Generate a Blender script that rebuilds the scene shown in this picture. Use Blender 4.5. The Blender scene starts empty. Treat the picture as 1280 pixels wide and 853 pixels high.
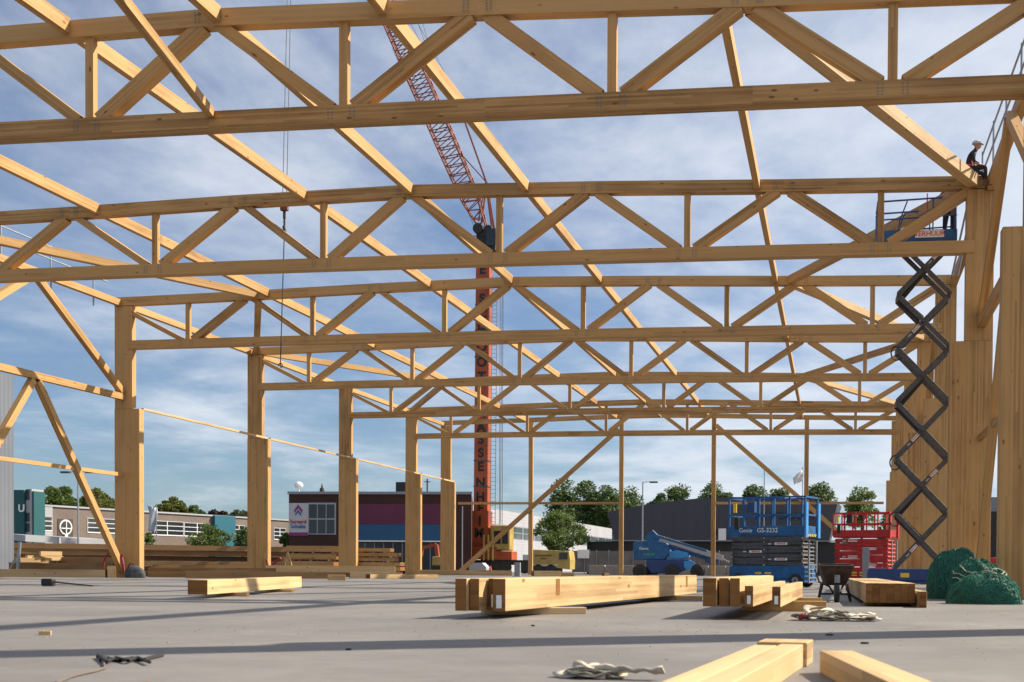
import bpy, bmesh, math, random
import numpy as np
from mathutils import Vector, Matrix
R = math.radians
random.seed(7)
SC = bpy.context.scene
COL = SC.collection

# ------------------------------------------------------------------ camera, sky, sun, exposure
F = 1500.; YAW = .1425; PIT = -.0205; ROL = .007; SX = 184.25; SY = 315.08; HC = .5
_c, _s, _cp, _sp = math.cos(YAW), math.sin(YAW), math.cos(PIT), math.sin(PIT)
AR = np.array([_c, _s, 0.]); _fw = np.array([-_s, _c, 0.]); _u = np.array([0, 0, 1.])
AF = _cp*_fw+_sp*_u; AU = -_sp*_fw+_cp*_u
_cr, _sr = math.cos(ROL), math.sin(ROL)
CR = AR*_cr+AU*_sr; CU = -AR*_sr+AU*_cr      # image right / image up
CR, CU = AR*_cr-AU*-_sr*1.0, AU*_cr-AR*_sr
cam_d = bpy.data.cameras.new('camera'); cam = bpy.data.objects.new('camera', cam_d); COL.objects.link(cam)
cam_d.sensor_width = 36; cam_d.lens = F/1280*36
cam_d.shift_x = -SX/1280; cam_d.shift_y = SY/1280
cam_d.clip_start = .1; cam_d.clip_end = 5000
cam_d.dof.use_dof = True; cam_d.dof.focus_distance = 38; cam_d.dof.aperture_fstop = 5.0
M = Matrix(((CR[0], CU[0], -AF[0], 0), (CR[1], CU[1], -AF[1], 0), (CR[2], CU[2], -AF[2], HC), (0, 0, 0, 1)))
cam.matrix_world = M
SC.camera = cam

SUN_AZ = R(57); SUN_EL = R(41)      # azimuth clockwise from +Y
w = bpy.data.worlds.new('World'); SC.world = w; w.use_nodes = True
nt = w.node_tree; nt.nodes.clear(); N = nt.nodes.new; L = nt.links.new
out = N('ShaderNodeOutputWorld'); bg = N('ShaderNodeBackground'); L(bg.outputs[0], out.inputs[0])
sky = N('ShaderNodeTexSky'); sky.sky_type = 'NISHITA'; sky.sun_disc = False
sky.sun_elevation = SUN_EL; sky.sun_rotation = SUN_AZ; sky.air_density = 1.0; sky.dust_density = 0.6; sky.ozone_density = 2.5
tc = N('ShaderNodeTexCoord'); sep = N('ShaderNodeSeparateXYZ'); L(tc.outputs['Generated'], sep.inputs[0])
def mth(op, a, b=None, clamp=False):
    n = N('ShaderNodeMath'); n.operation = op; n.use_clamp = clamp
    for i, v in enumerate((a, b)):
        if v is None: continue
        if isinstance(v, (int, float)): n.inputs[i].default_value = v
        else: L(v, n.inputs[i])
    return n.outputs[0]
zz = mth('ADD', mth('MAXIMUM', sep.outputs[2], 0.0), 0.10)
px = mth('DIVIDE', sep.outputs[0], zz); py = mth('DIVIDE', sep.outputs[1], zz)
cmb = N('ShaderNodeCombineXYZ'); L(px, cmb.inputs[0]); L(py, cmb.inputs[1])
mp = N('ShaderNodeMapping'); mp.inputs['Rotation'].default_value = (0, 0, R(20)); mp.inputs['Scale'].default_value = (1.0, .8, 1); L(cmb.outputs[0], mp.inputs[0])
n1 = N('ShaderNodeTexNoise'); n1.inputs['Scale'].default_value = .75; n1.inputs['Detail'].default_value = 9; n1.inputs['Roughness'].default_value = .6; n1.inputs['Distortion'].default_value = .5; L(mp.outputs[0], n1.inputs[0])
n2 = N('ShaderNodeTexNoise'); n2.inputs['Scale'].default_value = 2.6; n2.inputs['Detail'].default_value = 8; n2.inputs['Roughness'].default_value = .6; L(mp.outputs[0], n2.inputs[0])
# more cloud toward +X (right of view)
az = mth('ADD', mth('MULTIPLY', mth('ADD', sep.outputs[0], 0.36), .34), mth('MULTIPLY', sep.outputs[2], .08))
cl = mth('ADD', mth('ADD', mth('MULTIPLY', n1.outputs[0], .85), mth('MULTIPLY', n2.outputs[0], .42)), az)
mr = N('ShaderNodeMapRange'); mr.interpolation_type = 'SMOOTHERSTEP'; L(cl, mr.inputs[0])
mr.inputs[1].default_value = .48; mr.inputs[2].default_value = .96; mr.inputs[3].default_value = .10; mr.inputs[4].default_value = .88
cr = N('ShaderNodeMix'); cr.data_type = 'RGBA'; tint = N('ShaderNodeMix'); tint.data_type = 'RGBA'; tint.blend_type = 'MULTIPLY'; tint.inputs[0].default_value = 1; tint.inputs[7].default_value = (.62, .80, 1.0, 1)
L(sky.outputs[0], tint.inputs[6]); L(mr.outputs[0], cr.inputs[0]); L(tint.outputs[2], cr.inputs[6])
cr.inputs[7].default_value = (8.7, 9.15, 9.9, 1)
L(cr.outputs[2], bg.inputs[0]); bg.inputs[1].default_value = .05

sd = bpy.data.lights.new('sun', 'SUN'); so = bpy.data.objects.new('sun', sd); COL.objects.link(so)
sd.energy = 5.0; sd.angle = R(.55); sd.color = (1.0, .89, .72)
sv = Vector((math.sin(SUN_AZ)*math.cos(SUN_EL), math.cos(SUN_AZ)*math.cos(SUN_EL), math.sin(SUN_EL)))
so.rotation_euler = (-sv).to_track_quat('-Z', 'Y').to_euler(); so.location = (60, 60, 60)
vs = SC.view_settings; vs.view_transform = 'Standard'; vs.look = 'None'; vs.exposure = .98; vs.gamma = 1; vs.use_curve_mapping = False
SC.cycles.max_bounces = 6

# ------------------------------------------------------------------ survey: photograph measurements to world points
def ray(x, y):
    a = x-640-SX; b = 426.5+SY-y
    xx = a*_cr-b*_sr; yy = a*_sr+b*_cr
    return xx*AR+yy*AU+F*AF
C0 = np.array([0, 0, HC])
def at(x, y, Y): d = ray(x, y); return Vector(C0+d*(Y/d[1]))
def atX(x, y, X): d = ray(x, y); return Vector(C0+d*(X/d[0]))
def gnd(x, y, z=0.): d = ray(x, y); return Vector(C0+d*((z-HC)/d[2]))

# ------------------------------------------------------------------ builders
ORG = {}
class MB:
    def __init__(s): s.v = []; s.f = []; s.uv = []; s.mi = []
    def face(s, pts, uvs=None, mi=0):
        b = len(s.v); s.v += [tuple(p) for p in pts]; s.f.append(tuple(range(b, b+len(pts))))
        s.uv += uvs if uvs else [(p[0]+p[1], p[2]) for p in pts]; s.mi.append(mi)
    def bar(s, p0, p1, w_, h_, side=(0, 1, 0), mi=0, emi=None, m0=0., m1=0.):
        """box from p0 to p1: w_ across 'side', h_ across the third axis; m0/m1 shift the top corner along the bar (mitre)."""
        p0 = Vector(p0); p1 = Vector(p1); d = p1-p0; ln = d.length; d = d/ln
        sd_ = Vector(side); sd_ = (sd_-d*sd_.dot(d)).normalized(); up = sd_.cross(d).normalized()
        if up.z < 0: up = -up
        a, b = sd_*w_/2, up*h_/2
        q = [[p+sx*a+sy*b+(d*m if sy > 0 else Vector()) for sx, sy in ((-1, -1), (1, -1), (1, 1), (-1, 1))] for p, m in ((p0, m0), (p1, m1))]
        u0 = random.uniform(0, 40); v = random.randint(0, 30)*.04
        for i in range(4):
            j = (i+1) % 4; wd = w_ if i % 2 == 0 else h_
            s.face([q[0][i], q[1][i], q[1][j], q[0][j]], [(u0, v), (u0+ln, v), (u0+ln, v+wd), (u0, v+wd)], mi)
            v += .4
        e = mi if emi is None else emi
        for k in (0, 1):
            s.face(q[k] if k else q[k][::-1], [(0, 0), (w_, 0), (w_, h_), (0, h_)] if k else [(0, h_), (w_, h_), (w_, 0), (0, 0)], e)
        return s
    def box(s, c, sx, sy, sz, rz=0., mi=0):
        """c = centre of the bottom."""
        c = Vector(c); d = Vector((math.cos(rz), math.sin(rz), 0))
        m = c+Vector((0, 0, sz/2))
        return s.bar(m-d*sx/2, m+d*sx/2, sy, sz, side=(-d.y, d.x, 0), mi=mi)
    def cyl(s, p0, p1, r0, r1=None, n=10, mi=0, cap=True):
        r1 = r0 if r1 is None else r1
        p0 = Vector(p0); p1 = Vector(p1); d = (p1-p0).normalized()
        a = d.orthogonal().normalized(); b = d.cross(a)
        A = [p0+(a*math.cos(t)+b*math.sin(t))*r0 for t in [2*math.pi*i/n for i in range(n)]]
        B = [p1+(a*math.cos(t)+b*math.sin(t))*r1 for t in [2*math.pi*i/n for i in range(n)]]
        ln = (p1-p0).length
        for i in range(n):
            j = (i+1) % n; s.face([A[i], A[j], B[j], B[i]], [(0, i*.1), (0, i*.1+.1), (ln, i*.1+.1), (ln, i*.1)], mi)
        if cap:
            s.face(A[::-1], None, mi); s.face(B, None, mi)
        return s
    def tube(s, pts, r, n=6, mi=0):
        for i in range(len(pts)-1): s.cyl(pts[i], pts[i+1], r, r, n, mi, cap=(i in (0, len(pts)-2)))
        return s
    def prism(s, pts, off, mi=0, emi=None):
        """pts polygon (list of vectors), extruded by vector off."""
        off = Vector(off); P = [Vector(p) for p in pts]; Q = [p+off for p in P]; n = len(P)
        s.face(P[::-1], None, mi); s.face(Q, None, mi)
        for i in range(n): s.face([P[i], P[(i+1) % n], Q[(i+1) % n], Q[i]], None, mi if emi is None else emi)
        return s
    def build(s, name, mats, parent=None, local=False, org=None, smooth=False, bevel=0, merge=False):
        o_ = Vector((0, 0, 0))
        if parent is not None and not local: o_ = ORG[parent.name]
        if org is not None: o_ = Vector(org)
        me = bpy.data.meshes.new(name)
        me.from_pydata([(p[0]-o_[0], p[1]-o_[1], p[2]-o_[2]) for p in s.v], [], s.f)
        ul = me.uv_layers.new(name='UVMap'); flat = [c for uv in s.uv for c in uv]; ul.data.foreach_set('uv', flat)
        for m in (mats if isinstance(mats, (list, tuple)) else [mats]): me.materials.append(m)
        me.polygons.foreach_set('material_index', s.mi)
        bm = bmesh.new(); bm.from_mesh(me)
        if bevel or merge or smooth: bmesh.ops.remove_doubles(bm, verts=bm.verts, dist=1e-5)
        bmesh.ops.recalc_face_normals(bm, faces=bm.faces); bm.to_mesh(me); bm.free()
        if smooth: me.shade_smooth()
        me.update()
        o = bpy.data.objects.new(name, me); COL.objects.link(o)
        if bevel:
            b = o.modifiers.new('b', 'BEVEL'); b.width = bevel; b.segments = 2; b.limit_method = 'ANGLE'
        if parent is not None:
            o.parent = parent; ORG[o.name] = o_
        else:
            o.location = o_; ORG[o.name] = o_
        return o
def tag(o, label, cat, group=None):
    o['label'] = label; o['category'] = cat; o['kind'] = 'thing'
    if group: o['group'] = group
    return o
def thing(name, label, cat, loc=(0, 0, 0), rz=0., group=None):
    o = bpy.data.objects.new(name, None); COL.objects.link(o); o.location = loc; o.rotation_euler = (0, 0, rz)
    o.empty_display_size = .2
    ORG[o.name] = Vector(loc); return tag(o, label, cat, group)
def struct(o, kind='structure'): o['kind'] = kind; return o
def text(name, body, size, mat, parent, loc, rot, extrude=.004, align='CENTER', sx=1., bold=0.):
    cu = bpy.data.curves.new(name, 'FONT'); cu.body = body; cu.size = size; cu.extrude = extrude; cu.align_x = align; cu.align_y = 'CENTER'; cu.offset = bold
    t = bpy.data.objects.new(name+'_c', cu); COL.objects.link(t)
    dg = bpy.context.evaluated_depsgraph_get(); me = bpy.data.meshes.new_from_object(t.evaluated_get(dg))
    COL.objects.unlink(t); bpy.data.objects.remove(t)
    me.materials.clear(); me.materials.append(mat); me.name = name
    o = bpy.data.objects.new(name, me); COL.objects.link(o); o.parent = parent
    o.location = loc; o.rotation_euler = rot; o.scale = (sx, 1, 1); ORG[o.name] = Vector((0, 0, 0)); return o

# ------------------------------------------------------------------ materials
def newmat(name):
    m = bpy.data.materials.new(name); m.use_nodes = True; t = m.node_tree
    b = t.nodes['Principled BSDF']; return m, t, b
def plain(name, col, rough=.6, metal=0., noise=.12, scale=6., bump=0.):
    m, t, b = newmat(name); N = t.nodes.new; L = t.links.new
    tc = N('ShaderNodeTexCoord'); n = N('ShaderNodeTexNoise'); n.inputs['Scale'].default_value = scale; n.inputs['Detail'].default_value = 6
    L(tc.outputs['Object'], n.inputs[0])
    r = N('ShaderNodeMapRange'); r.inputs[1].default_value = .3; r.inputs[2].default_value = .7; r.inputs[3].default_value = 1-noise; r.inputs[4].default_value = 1+noise
    L(n.outputs[0], r.inputs[0])
    x = N('ShaderNodeMix'); x.data_type = 'RGBA'; x.blend_type = 'MULTIPLY'; x.inputs[0].default_value = 1
    x.inputs[6].default_value = (*col, 1); L(r.outputs[0], x.inputs[7]); L(x.outputs[2], b.inputs['Base Color'])
    b.inputs['Roughness'].default_value = rough; b.inputs['Metallic'].default_value = metal
    if bump:
        bp = N('ShaderNodeBump'); bp.inputs['Strength'].default_value = bump; L(n.outputs[0], bp.inputs['Height']); L(bp.outputs[0], b.inputs['Normal'])
    return m
def glulam(name, base, lam=.04, dark=.62, vary=.17, knots=True, end=False):
    m, t, b = newmat(name); N = t.nodes.new; L = t.links.new
    def mt(op, a, c=None):
        n = N('ShaderNodeMath'); n.operation = op
        for i, v in enumerate((a, c)):
            if v is None: continue
            if isinstance(v, (int, float)): n.inputs[i].default_value = v
            else: L(v, n.inputs[i])
        return n.outputs[0]
    uv = N('ShaderNodeUVMap'); sp = N('ShaderNodeSeparateXYZ'); L(uv.outputs[0], sp.inputs[0])
    oi = N('ShaderNodeObjectInfo')
    row = mt('FLOOR', mt('DIVIDE', sp.outputs[1], lam))
    seg = mt('FLOOR', mt('ADD', mt('DIVIDE', sp.outputs[0], 3.1), mt('MULTIPLY', row, .37)))
    cb = N('ShaderNodeCombineXYZ'); L(row, cb.inputs[0]); L(seg, cb.inputs[1]); L(oi.outputs['Random'], cb.inputs[2])
    wn = N('ShaderNodeTexWhiteNoise'); L(cb.outputs[0], wn.inputs[0])
    g = N('ShaderNodeCombineXYZ'); L(mt('MULTIPLY', sp.outputs[0], 1.3), g.inputs[0]); L(mt('MULTIPLY', sp.outputs[1], 70.), g.inputs[1]); L(mt('MULTIPLY', oi.outputs['Random'], 50.), g.inputs[2])
    gn = N('ShaderNodeTexNoise'); gn.inputs['Scale'].default_value = 1.; gn.inputs['Detail'].default_value = 5; gn.inputs['Distortion'].default_value = .6; L(g.outputs[0], gn.inputs[0])
    # large stains
    ln_ = N('ShaderNodeTexNoise'); ln_.inputs['Scale'].default_value = .7; ln_.inputs['Detail'].default_value = 5; L(g.outputs[0], ln_.inputs[0])
    g2 = N('ShaderNodeCombineXYZ'); L(mt('MULTIPLY', sp.outputs[0], .9), g2.inputs[0]); L(mt('MULTIPLY', sp.outputs[1], 3.), g2.inputs[1]); L(mt('MULTIPLY', oi.outputs['Random'], 31.), g2.inputs[2])
    L(g2.outputs[0], ln_.inputs[0])
    val = mt('ADD', mt('MULTIPLY', mt('SUBTRACT', wn.outputs['Value'], .5), vary*2), mt('MULTIPLY', mt('SUBTRACT', gn.outputs[0], .5), .34))
    val = mt('ADD', val, mt('MULTIPLY', mt('SUBTRACT', ln_.outputs[0], .5), .75))
    val = mt('ADD', val, mt('MULTIPLY', mt('SUBTRACT', oi.outputs['Random'], .5), .30))
    fr = mt('FRACT', mt('DIVIDE', sp.outputs[1], lam)); gl = mt('LESS_THAN', fr, .07)
    val = mt('SUBTRACT', val, mt('MULTIPLY', gl, .07))
    if knots:
        kc = N('ShaderNodeCombineXYZ'); L(mt('MULTIPLY', sp.outputs[0], 2.4), kc.inputs[0]); L(mt('MULTIPLY', sp.outputs[1], 5.5), kc.inputs[1]); L(mt('MULTIPLY', oi.outputs['Random'], 9.), kc.inputs[2])
        vo = N('ShaderNodeTexVoronoi'); vo.inputs['Scale'].default_value = 1.; L(kc.outputs[0], vo.inputs[0])
        kr = N('ShaderNodeMapRange'); kr.inputs[1].default_value = .07; kr.inputs[2].default_value = .16; kr.inputs[3].default_value = .62; kr.inputs[4].default_value = 0.
        L(vo.outputs['Distance'], kr.inputs[0])
        sepc = N('ShaderNodeSeparateColor'); L(vo.outputs['Color'], sepc.inputs[0]); ok = mt('GREATER_THAN', sepc.outputs[0], .6)
        val = mt('SUBTRACT', val, mt('MULTIPLY', kr.outputs[0], ok))
    ramp = N('ShaderNodeValToRGB'); L(mt('ADD', val, .5), ramp.inputs[0])
    e = ramp.color_ramp.elements
    e[0].position = 0.; e[0].color = (base[0]*dark*.62, base[1]*dark*.5, base[2]*dark*.38, 1)
    e[1].position = 1.; e[1].color = (min(1, base[0]*1.16), min(1, base[1]*1.2), min(1, base[2]*1.3), 1)
    k = ramp.color_ramp.elements.new(.5); k.color = (*base, 1)
    L(ramp.outputs[0], b.inputs['Base Color']); b.inputs['Roughness'].default_value = .62; b.inputs['Specular IOR Level'].default_value = .3
    bp = N('ShaderNodeBump'); bp.inputs['Strength'].default_value = .15; bp.inputs['Distance'].default_value = .01; L(gn.outputs[0], bp.inputs['Height']); L(bp.outputs[0], b.inputs['Normal'])
    return m
WOOD = glulam('glulam_spruce', (.43, .255, .098))
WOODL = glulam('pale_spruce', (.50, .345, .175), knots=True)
WOODD = glulam('shaded_spruce', (.23, .135, .06), vary=.14)  # darker spruce copy: shade on the timber fronts is put into the colour
ENDG = glulam('end_grain', (.22, .095, .022), lam=.04, vary=.2, knots=False)
STEEL = plain('galvanised_steel', (.33, .35, .38), .42, .7)
DKST = plain('dark_steel', (.075, .078, .085), .5, .3, .25, 9)
PLATE = plain('grey_nail_plate', (.17, .19, .23), .5, .5)
BLUE = plain('machine_blue_paint', (.005, .09, .25), .5, 0, .3, 3)
BLUED = plain('chassis_blue_paint', (.01, .045, .17), .45, 0, .2, 3)
BLUEL = plain('light_blue_paint', (.03, .26, .62), .35, 0, .1, 3)
RED = plain('machine_red_paint', (.40, .010, .010), .5, 0, .3, 3)
ORNG = plain('crane_orange_paint', (.31, .058, .014), .6, 0, .4, .5)
ORNL = plain('lattice_red_paint', (.24, .055, .022), .6, 0, .2, 1)
DKST = plain('arm_steel', (.075, .077, .082), .5, .3, .25, 9)
YEL = plain('vehicle_yellow_paint', (.36, .26, .07), .5, 0, .22, 1)
BLACK = plain('matt_black', (.012, .012, .013), .6)
RUB = plain('tyre_rubber', (.03, .029, .028), .8, 0, .3, 5)
WHITE = plain('white_paint', (.75, .75, .74), .5)
REDT = plain('red_lettering', (.55, .03, .03), .5)
GREYP = plain('grey_paint', (.22, .24, .27), .5)
PORC = plain('pale_cladding', (.33, .34, .37), .5, 0, .08, .3)
SKIN = plain('skin', (.42, .22, .14), .55)
CLOTH = plain('black_work_clothes', (.018, .019, .024), .9, 0, .3, 12)
NAVY = plain('navy_work_trousers', (.02, .025, .045), .9, 0, .3, 12)
TAN = plain('tan_boot_leather', (.12, .07, .04), .8, 0, .2, 12)
GLASS = plain('dark_window_glass', (.02, .027, .035), .12, 0, .3, .3)
STRAP = plain('dirty_webbing', (.42, .38, .31), .9, 0, .35, 14, .3)
CARD = plain('torn_cardboard', (.42, .29, .18), .9, 0, .2, 8)

def corrugated(name, col, per=.25, axis=0, rough=.45, depth=.35):
    m, t, b = newmat(name); N = t.nodes.new; L = t.links.new
    tc = N('ShaderNodeTexCoord'); sp = N('ShaderNodeSeparateXYZ'); L(tc.outputs['UV'], sp.inputs[0])
    mu = N('ShaderNodeMath'); mu.operation = 'MULTIPLY'; mu.inputs[1].default_value = 2*math.pi/per; L(sp.outputs[axis], mu.inputs[0])
    si = N('ShaderNodeMath'); si.operation = 'SINE'; L(mu.outputs[0], si.inputs[0])
    bp = N('ShaderNodeBump'); bp.inputs['Strength'].default_value = depth; bp.inputs['Distance'].default_value = .05; L(si.outputs[0], bp.inputs['Height']); L(bp.outputs[0], b.inputs['Normal'])
    n = N('ShaderNodeTexNoise'); n.inputs['Scale'].default_value = .25; n.inputs['Detail'].default_value = 5; L(tc.outputs['Object'], n.inputs[0])
    r = N('ShaderNodeMapRange'); r.inputs[3].default_value = .8; r.inputs[4].default_value = 1.2; L(n.outputs[0], r.inputs[0])
    x = N('ShaderNodeMix'); x.data_type = 'RGBA'; x.blend_type = 'MULTIPLY'; x.inputs[0].default_value = 1; x.inputs[6].default_value = (*col, 1)
    L(r.outputs[0], x.inputs[7]); L(x.outputs[2], b.inputs['Base Color']); b.inputs['Roughness'].default_value = rough
    return m
def brick(name, c1, c2, mortar, sx=1.):
    m, t, b = newmat(name); N = t.nodes.new; L = t.links.new
    tc = N('ShaderNodeTexCoord'); bt = N('ShaderNodeTexBrick'); L(tc.outputs['UV'], bt.inputs[0])
    bt.inputs['Scale'].default_value = sx; bt.inputs['Color1'].default_value = (*c1, 1); bt.inputs['Color2'].default_value = (*c2, 1); bt.inputs['Mortar'].default_value = (*mortar, 1)
    bt.inputs['Brick Width'].default_value = .44; bt.inputs['Row Height'].default_value = .16; bt.inputs['Mortar Size'].default_value = .012
    n = N('ShaderNodeTexNoise'); n.inputs['Scale'].default_value = .35; n.inputs['Detail'].default_value = 6; L(tc.outputs['Object'], n.inputs[0])
    r = N('ShaderNodeMapRange'); r.inputs[3].default_value = .7; r.inputs[4].default_value = 1.3; L(n.outputs[0], r.inputs[0])
    x = N('ShaderNodeMix'); x.data_type = 'RGBA'; x.blend_type = 'MULTIPLY'; x.inputs[0].default_value = 1; L(bt.outputs[0], x.inputs[6])
    L(r.outputs[0], x.inputs[7]); L(x.outputs[2], b.inputs['Base Color']); b.inputs['Roughness'].default_value = .85
    return m
BRICK = brick('red_brown_brick', (.055, .018, .013), (.04, .014, .010), (.02, .011, .01))
BRICKG = brick('grey_brown_brick', (.16, .125, .105), (.14, .108, .092), (.12, .10, .09))
CORR = corrugated('blue_grey_corrugated_sheet', (.125, .14, .17), .32)
DARKC = corrugated('dark_grey_cladding', (.04, .044, .06), 1.2, 0, .5, .15)
WCLAD = corrugated('pale_grey_horizontal_cladding', (.34, .35, .385), .5, 1, .5, .08)

def concrete():
    m, t, b = newmat('concrete_slab'); N = t.nodes.new; L = t.links.new
    tc = N('ShaderNodeTexCoord')
    def noise(s, d, sc=None):
        n = N('ShaderNodeTexNoise'); n.inputs['Scale'].default_value = s; n.inputs['Detail'].default_value = d; n.inputs['Roughness'].default_value = .6
        if sc:
            mp = N('ShaderNodeMapping'); mp.inputs['Scale'].default_value = sc; L(tc.outputs['Object'], mp.inputs[0]); L(mp.outputs[0], n.inputs[0])
        else: L(tc.outputs['Object'], n.inputs[0])
        return n.outputs[0]
    a = noise(.5, 7); c = noise(1.0, 8, (.35, 1.6, 1)); f = noise(60, 3); p = noise(6, 7)
    def mr(x, a0, a1, b0, b1):
        r = N('ShaderNodeMapRange'); L(x, r.inputs[0]); r.inputs[1].default_value = a0; r.inputs[2].default_value = a1; r.inputs[3].default_value = b0; r.inputs[4].default_value = b1; return r.outputs[0]
    def ml(x, y):
        n = N('ShaderNodeMath'); n.operation = 'MULTIPLY'; L(x, n.inputs[0]); L(y, n.inputs[1]); return n.outputs[0]
    v = ml(ml(mr(a, .3, .7, .76, 1.16), mr(c, .3, .7, .94, 1.06)), ml(mr(f, .3, .7, .95, 1.05), mr(p, .35, .75, .92, 1.07)))
    # dark specks
    vo = N('ShaderNodeTexVoronoi'); vo.inputs['Scale'].default_value = 2.2; L(tc.outputs['Object'], vo.inputs[0])
    v = ml(v, mr(vo.outputs['Distance'], .02, .035, .6, 1.))
    x = N('ShaderNodeMix'); x.data_type = 'RGBA'; x.blend_type = 'MULTIPLY'; x.inputs[0].default_value = 1; x.inputs[6].default_value = (.162, .153, .147, 1)
    L(v, x.inputs[7]); L(x.outputs[2], b.inputs['Base Color'])
    L(mr(a, .3, .7, .5, .66), b.inputs['Roughness']); b.inputs['Specular IOR Level'].default_value = .35
    bp = N('ShaderNodeBump'); bp.inputs['Strength'].default_value = .12; bp.inputs['Distance'].default_value = .01; L(p, bp.inputs['Height']); L(bp.outputs[0], b.inputs['Normal'])
    return m
CONC = concrete()
YARD = plain('sandy_yard', (.12, .10, .085), .95, 0, .3, .15)

# ------------------------------------------------------------------ ground
g = MB(); g.face([(-1500, -200, -.22), (1500, -200, -.22), (1500, 3000, -.22), (-1500, 3000, -.22)]); struct(g.build('ground', YARD))
g = MB(); g.box((-11.8, 37.0, -.30), 33.6, 93.4, .30); struct(g.build('floor', CONC, merge=True))

# ------------------------------------------------------------------ timber frame of the hall
Y1, BAY, LBAY = 22.05, 10.73, 7.15
YK = {k: Y1+BAY*(k-1) for k in range(0, 7)}; YK[7] = YK[6]+LBAY
NTH = {0: 'unseen', 1: 'nearest', 2: 'second', 3: 'third', 4: 'fourth', 5: 'fifth', 6: 'sixth', 7: 'gable'}
XLO, XLU, XLL = -27.7, -26.97, -26.66
XRU = {0: 3.2, 1: 3.30, 2: 3.42, 3: 3.53, 4: 3.64, 5: 3.70, 6: 3.83, 7: 3.92}
XRL = {0: 2.8, 1: 2.92, 2: 3.04, 3: 3.15, 4: 3.27, 5: 3.36, 6: 3.5, 7: 3.6}
XRO = {k: v+.72 for k, v in XRU.items()}
STEP = 6.56
PZ = [(-27.7, 10.88), (-22.2, 11.0), (-18.4, 11.12), (-15, 11.2), (-11.9, 11.25), (-8.8, 11.2), (-5.6, 11.12), (-1.6, 11.0), (4.2, 10.88)]
def ztop(X):
    for (a, b), (c, d) in zip(PZ, PZ[1:]):
        if X <= c: return b+(d-b)*(X-a)/(c-a)
    return PZ[-1][1]
NODE = {1: [-27.3, -22.3, -17.15, -12.02, -6.65, -1.61, 3.55], 2: [-27.3, -22.28, -17.01, -11.96, -6.66, -1.38, 3.75],
        3: [-27.22, -22.22, -17.09, -11.82, -6.51, -1.23, 3.87]}
for k in (0, 4, 5, 6): NODE[k] = [-27.22, -22.15, -17.0, -11.8, -6.55, -1.25, 3.95]
TC, BC, TH = .33, .32, .28     # chord heights, thickness in Y
plate_m = PLATE
def truss(k):
    Y = YK[k]; nd = NODE[k]; far = k >= 5
    t = thing('roof_truss', {0: 'roof truss over the camera, seen only by its shadow on the slab', 1: 'nearest roof truss, its glulam chords crossing the top of the picture', 2: 'second roof truss from the camera, ending at the column where the man sits',
        3: 'third roof truss, left end on the tallest looking left column', 4: 'fourth roof truss, left end on the second left column', 5: 'fifth roof truss back, left end on the third left column',
        6: 'farthest webbed roof truss, just before the gable wall'}[k], 'roof truss', (-11.8, Y, 9.2-BC), 0, 'glulam roof trusses')
    xs = [XLO-.02]+nd[1:6]+[XRO[k]-.15]
    mb = MB()
    for a, b in zip(xs, xs[1:]): mb.bar((a, Y, ztop(a)-TC/2), (b, Y, ztop(b)-TC/2), TH, TC, emi=1)
    mb.build('top_chord', [WOOD, ENDG], t)
    xe = XRU[k]+(.22 if k != 1 else .6)
    bz = lambda X: 9.2+.07*(1-((X+11.8)/15.4)**2)
    bx = [-27.15, -22, -17, -12, -6.5, -1.5, xe]
    mb = MB()
    for a, b in zip(bx, bx[1:]): mb.bar((a, Y, bz(a)-BC/2), (b, Y, bz(b)-BC/2), TH+.06, BC, emi=1)
    bc = mb.build('bottom_chord', [WOOD, ENDG], t)
    mids = [(a+b)/2+.02 for a, b in zip(nd, nd[1:])]
    zt = lambda X: ztop(X)-TC
    if k == 0: mids_ = 0
    for i, mx in enumerate(mids):
        MB().bar((mx, Y, bz(mx)), (mx, Y, zt(mx)), .14, .17, side=(0, 1, 0), emi=1).build('web_post', [WOOD, ENDG], t)
        l, r = nd[i], nd[i+1]
        l2 = max(l, XLU-.2) if i == 0 else l+.16
        hs = .17+.02*i
        MB().bar((l2, Y, zt(l2)+.05 if i else 10.35), (mx-.22, Y, bz(mx)-.02), .2, hs, emi=1).build('web_diagonal', [WOOD, ENDG], t)
        r2 = r-.16 if i < 5 else XRU[k]+.12
        MB().bar((mx+.22, Y, bz(mx)-.02), (r2, Y, zt(r2)+.05 if i < 5 else zt(r2)-.02), .26, .25, emi=1).build('web_diagonal', [WOOD, ENDG], t)
    if k <= 4:      # rows of dowel heads at the joints on the near face
        mb = MB()
        for nx, z0, hh in [(m, bz(m)-BC/2, BC) for m in mids]+[(n, zt(n)+TC/2, TC) for n in nd[1:6]]:
            for sx in (-.26, -.18, .18, .26):
                for sz in (-.09, -.03, .03, .09):
                    mb.box((nx+sx, Y-TH/2-.034, z0+sz-.012), .026, .008, .024)
        mb.build('steel_dowels', PLATE, bc)
for k in range(0, 7): truss(k)

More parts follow.
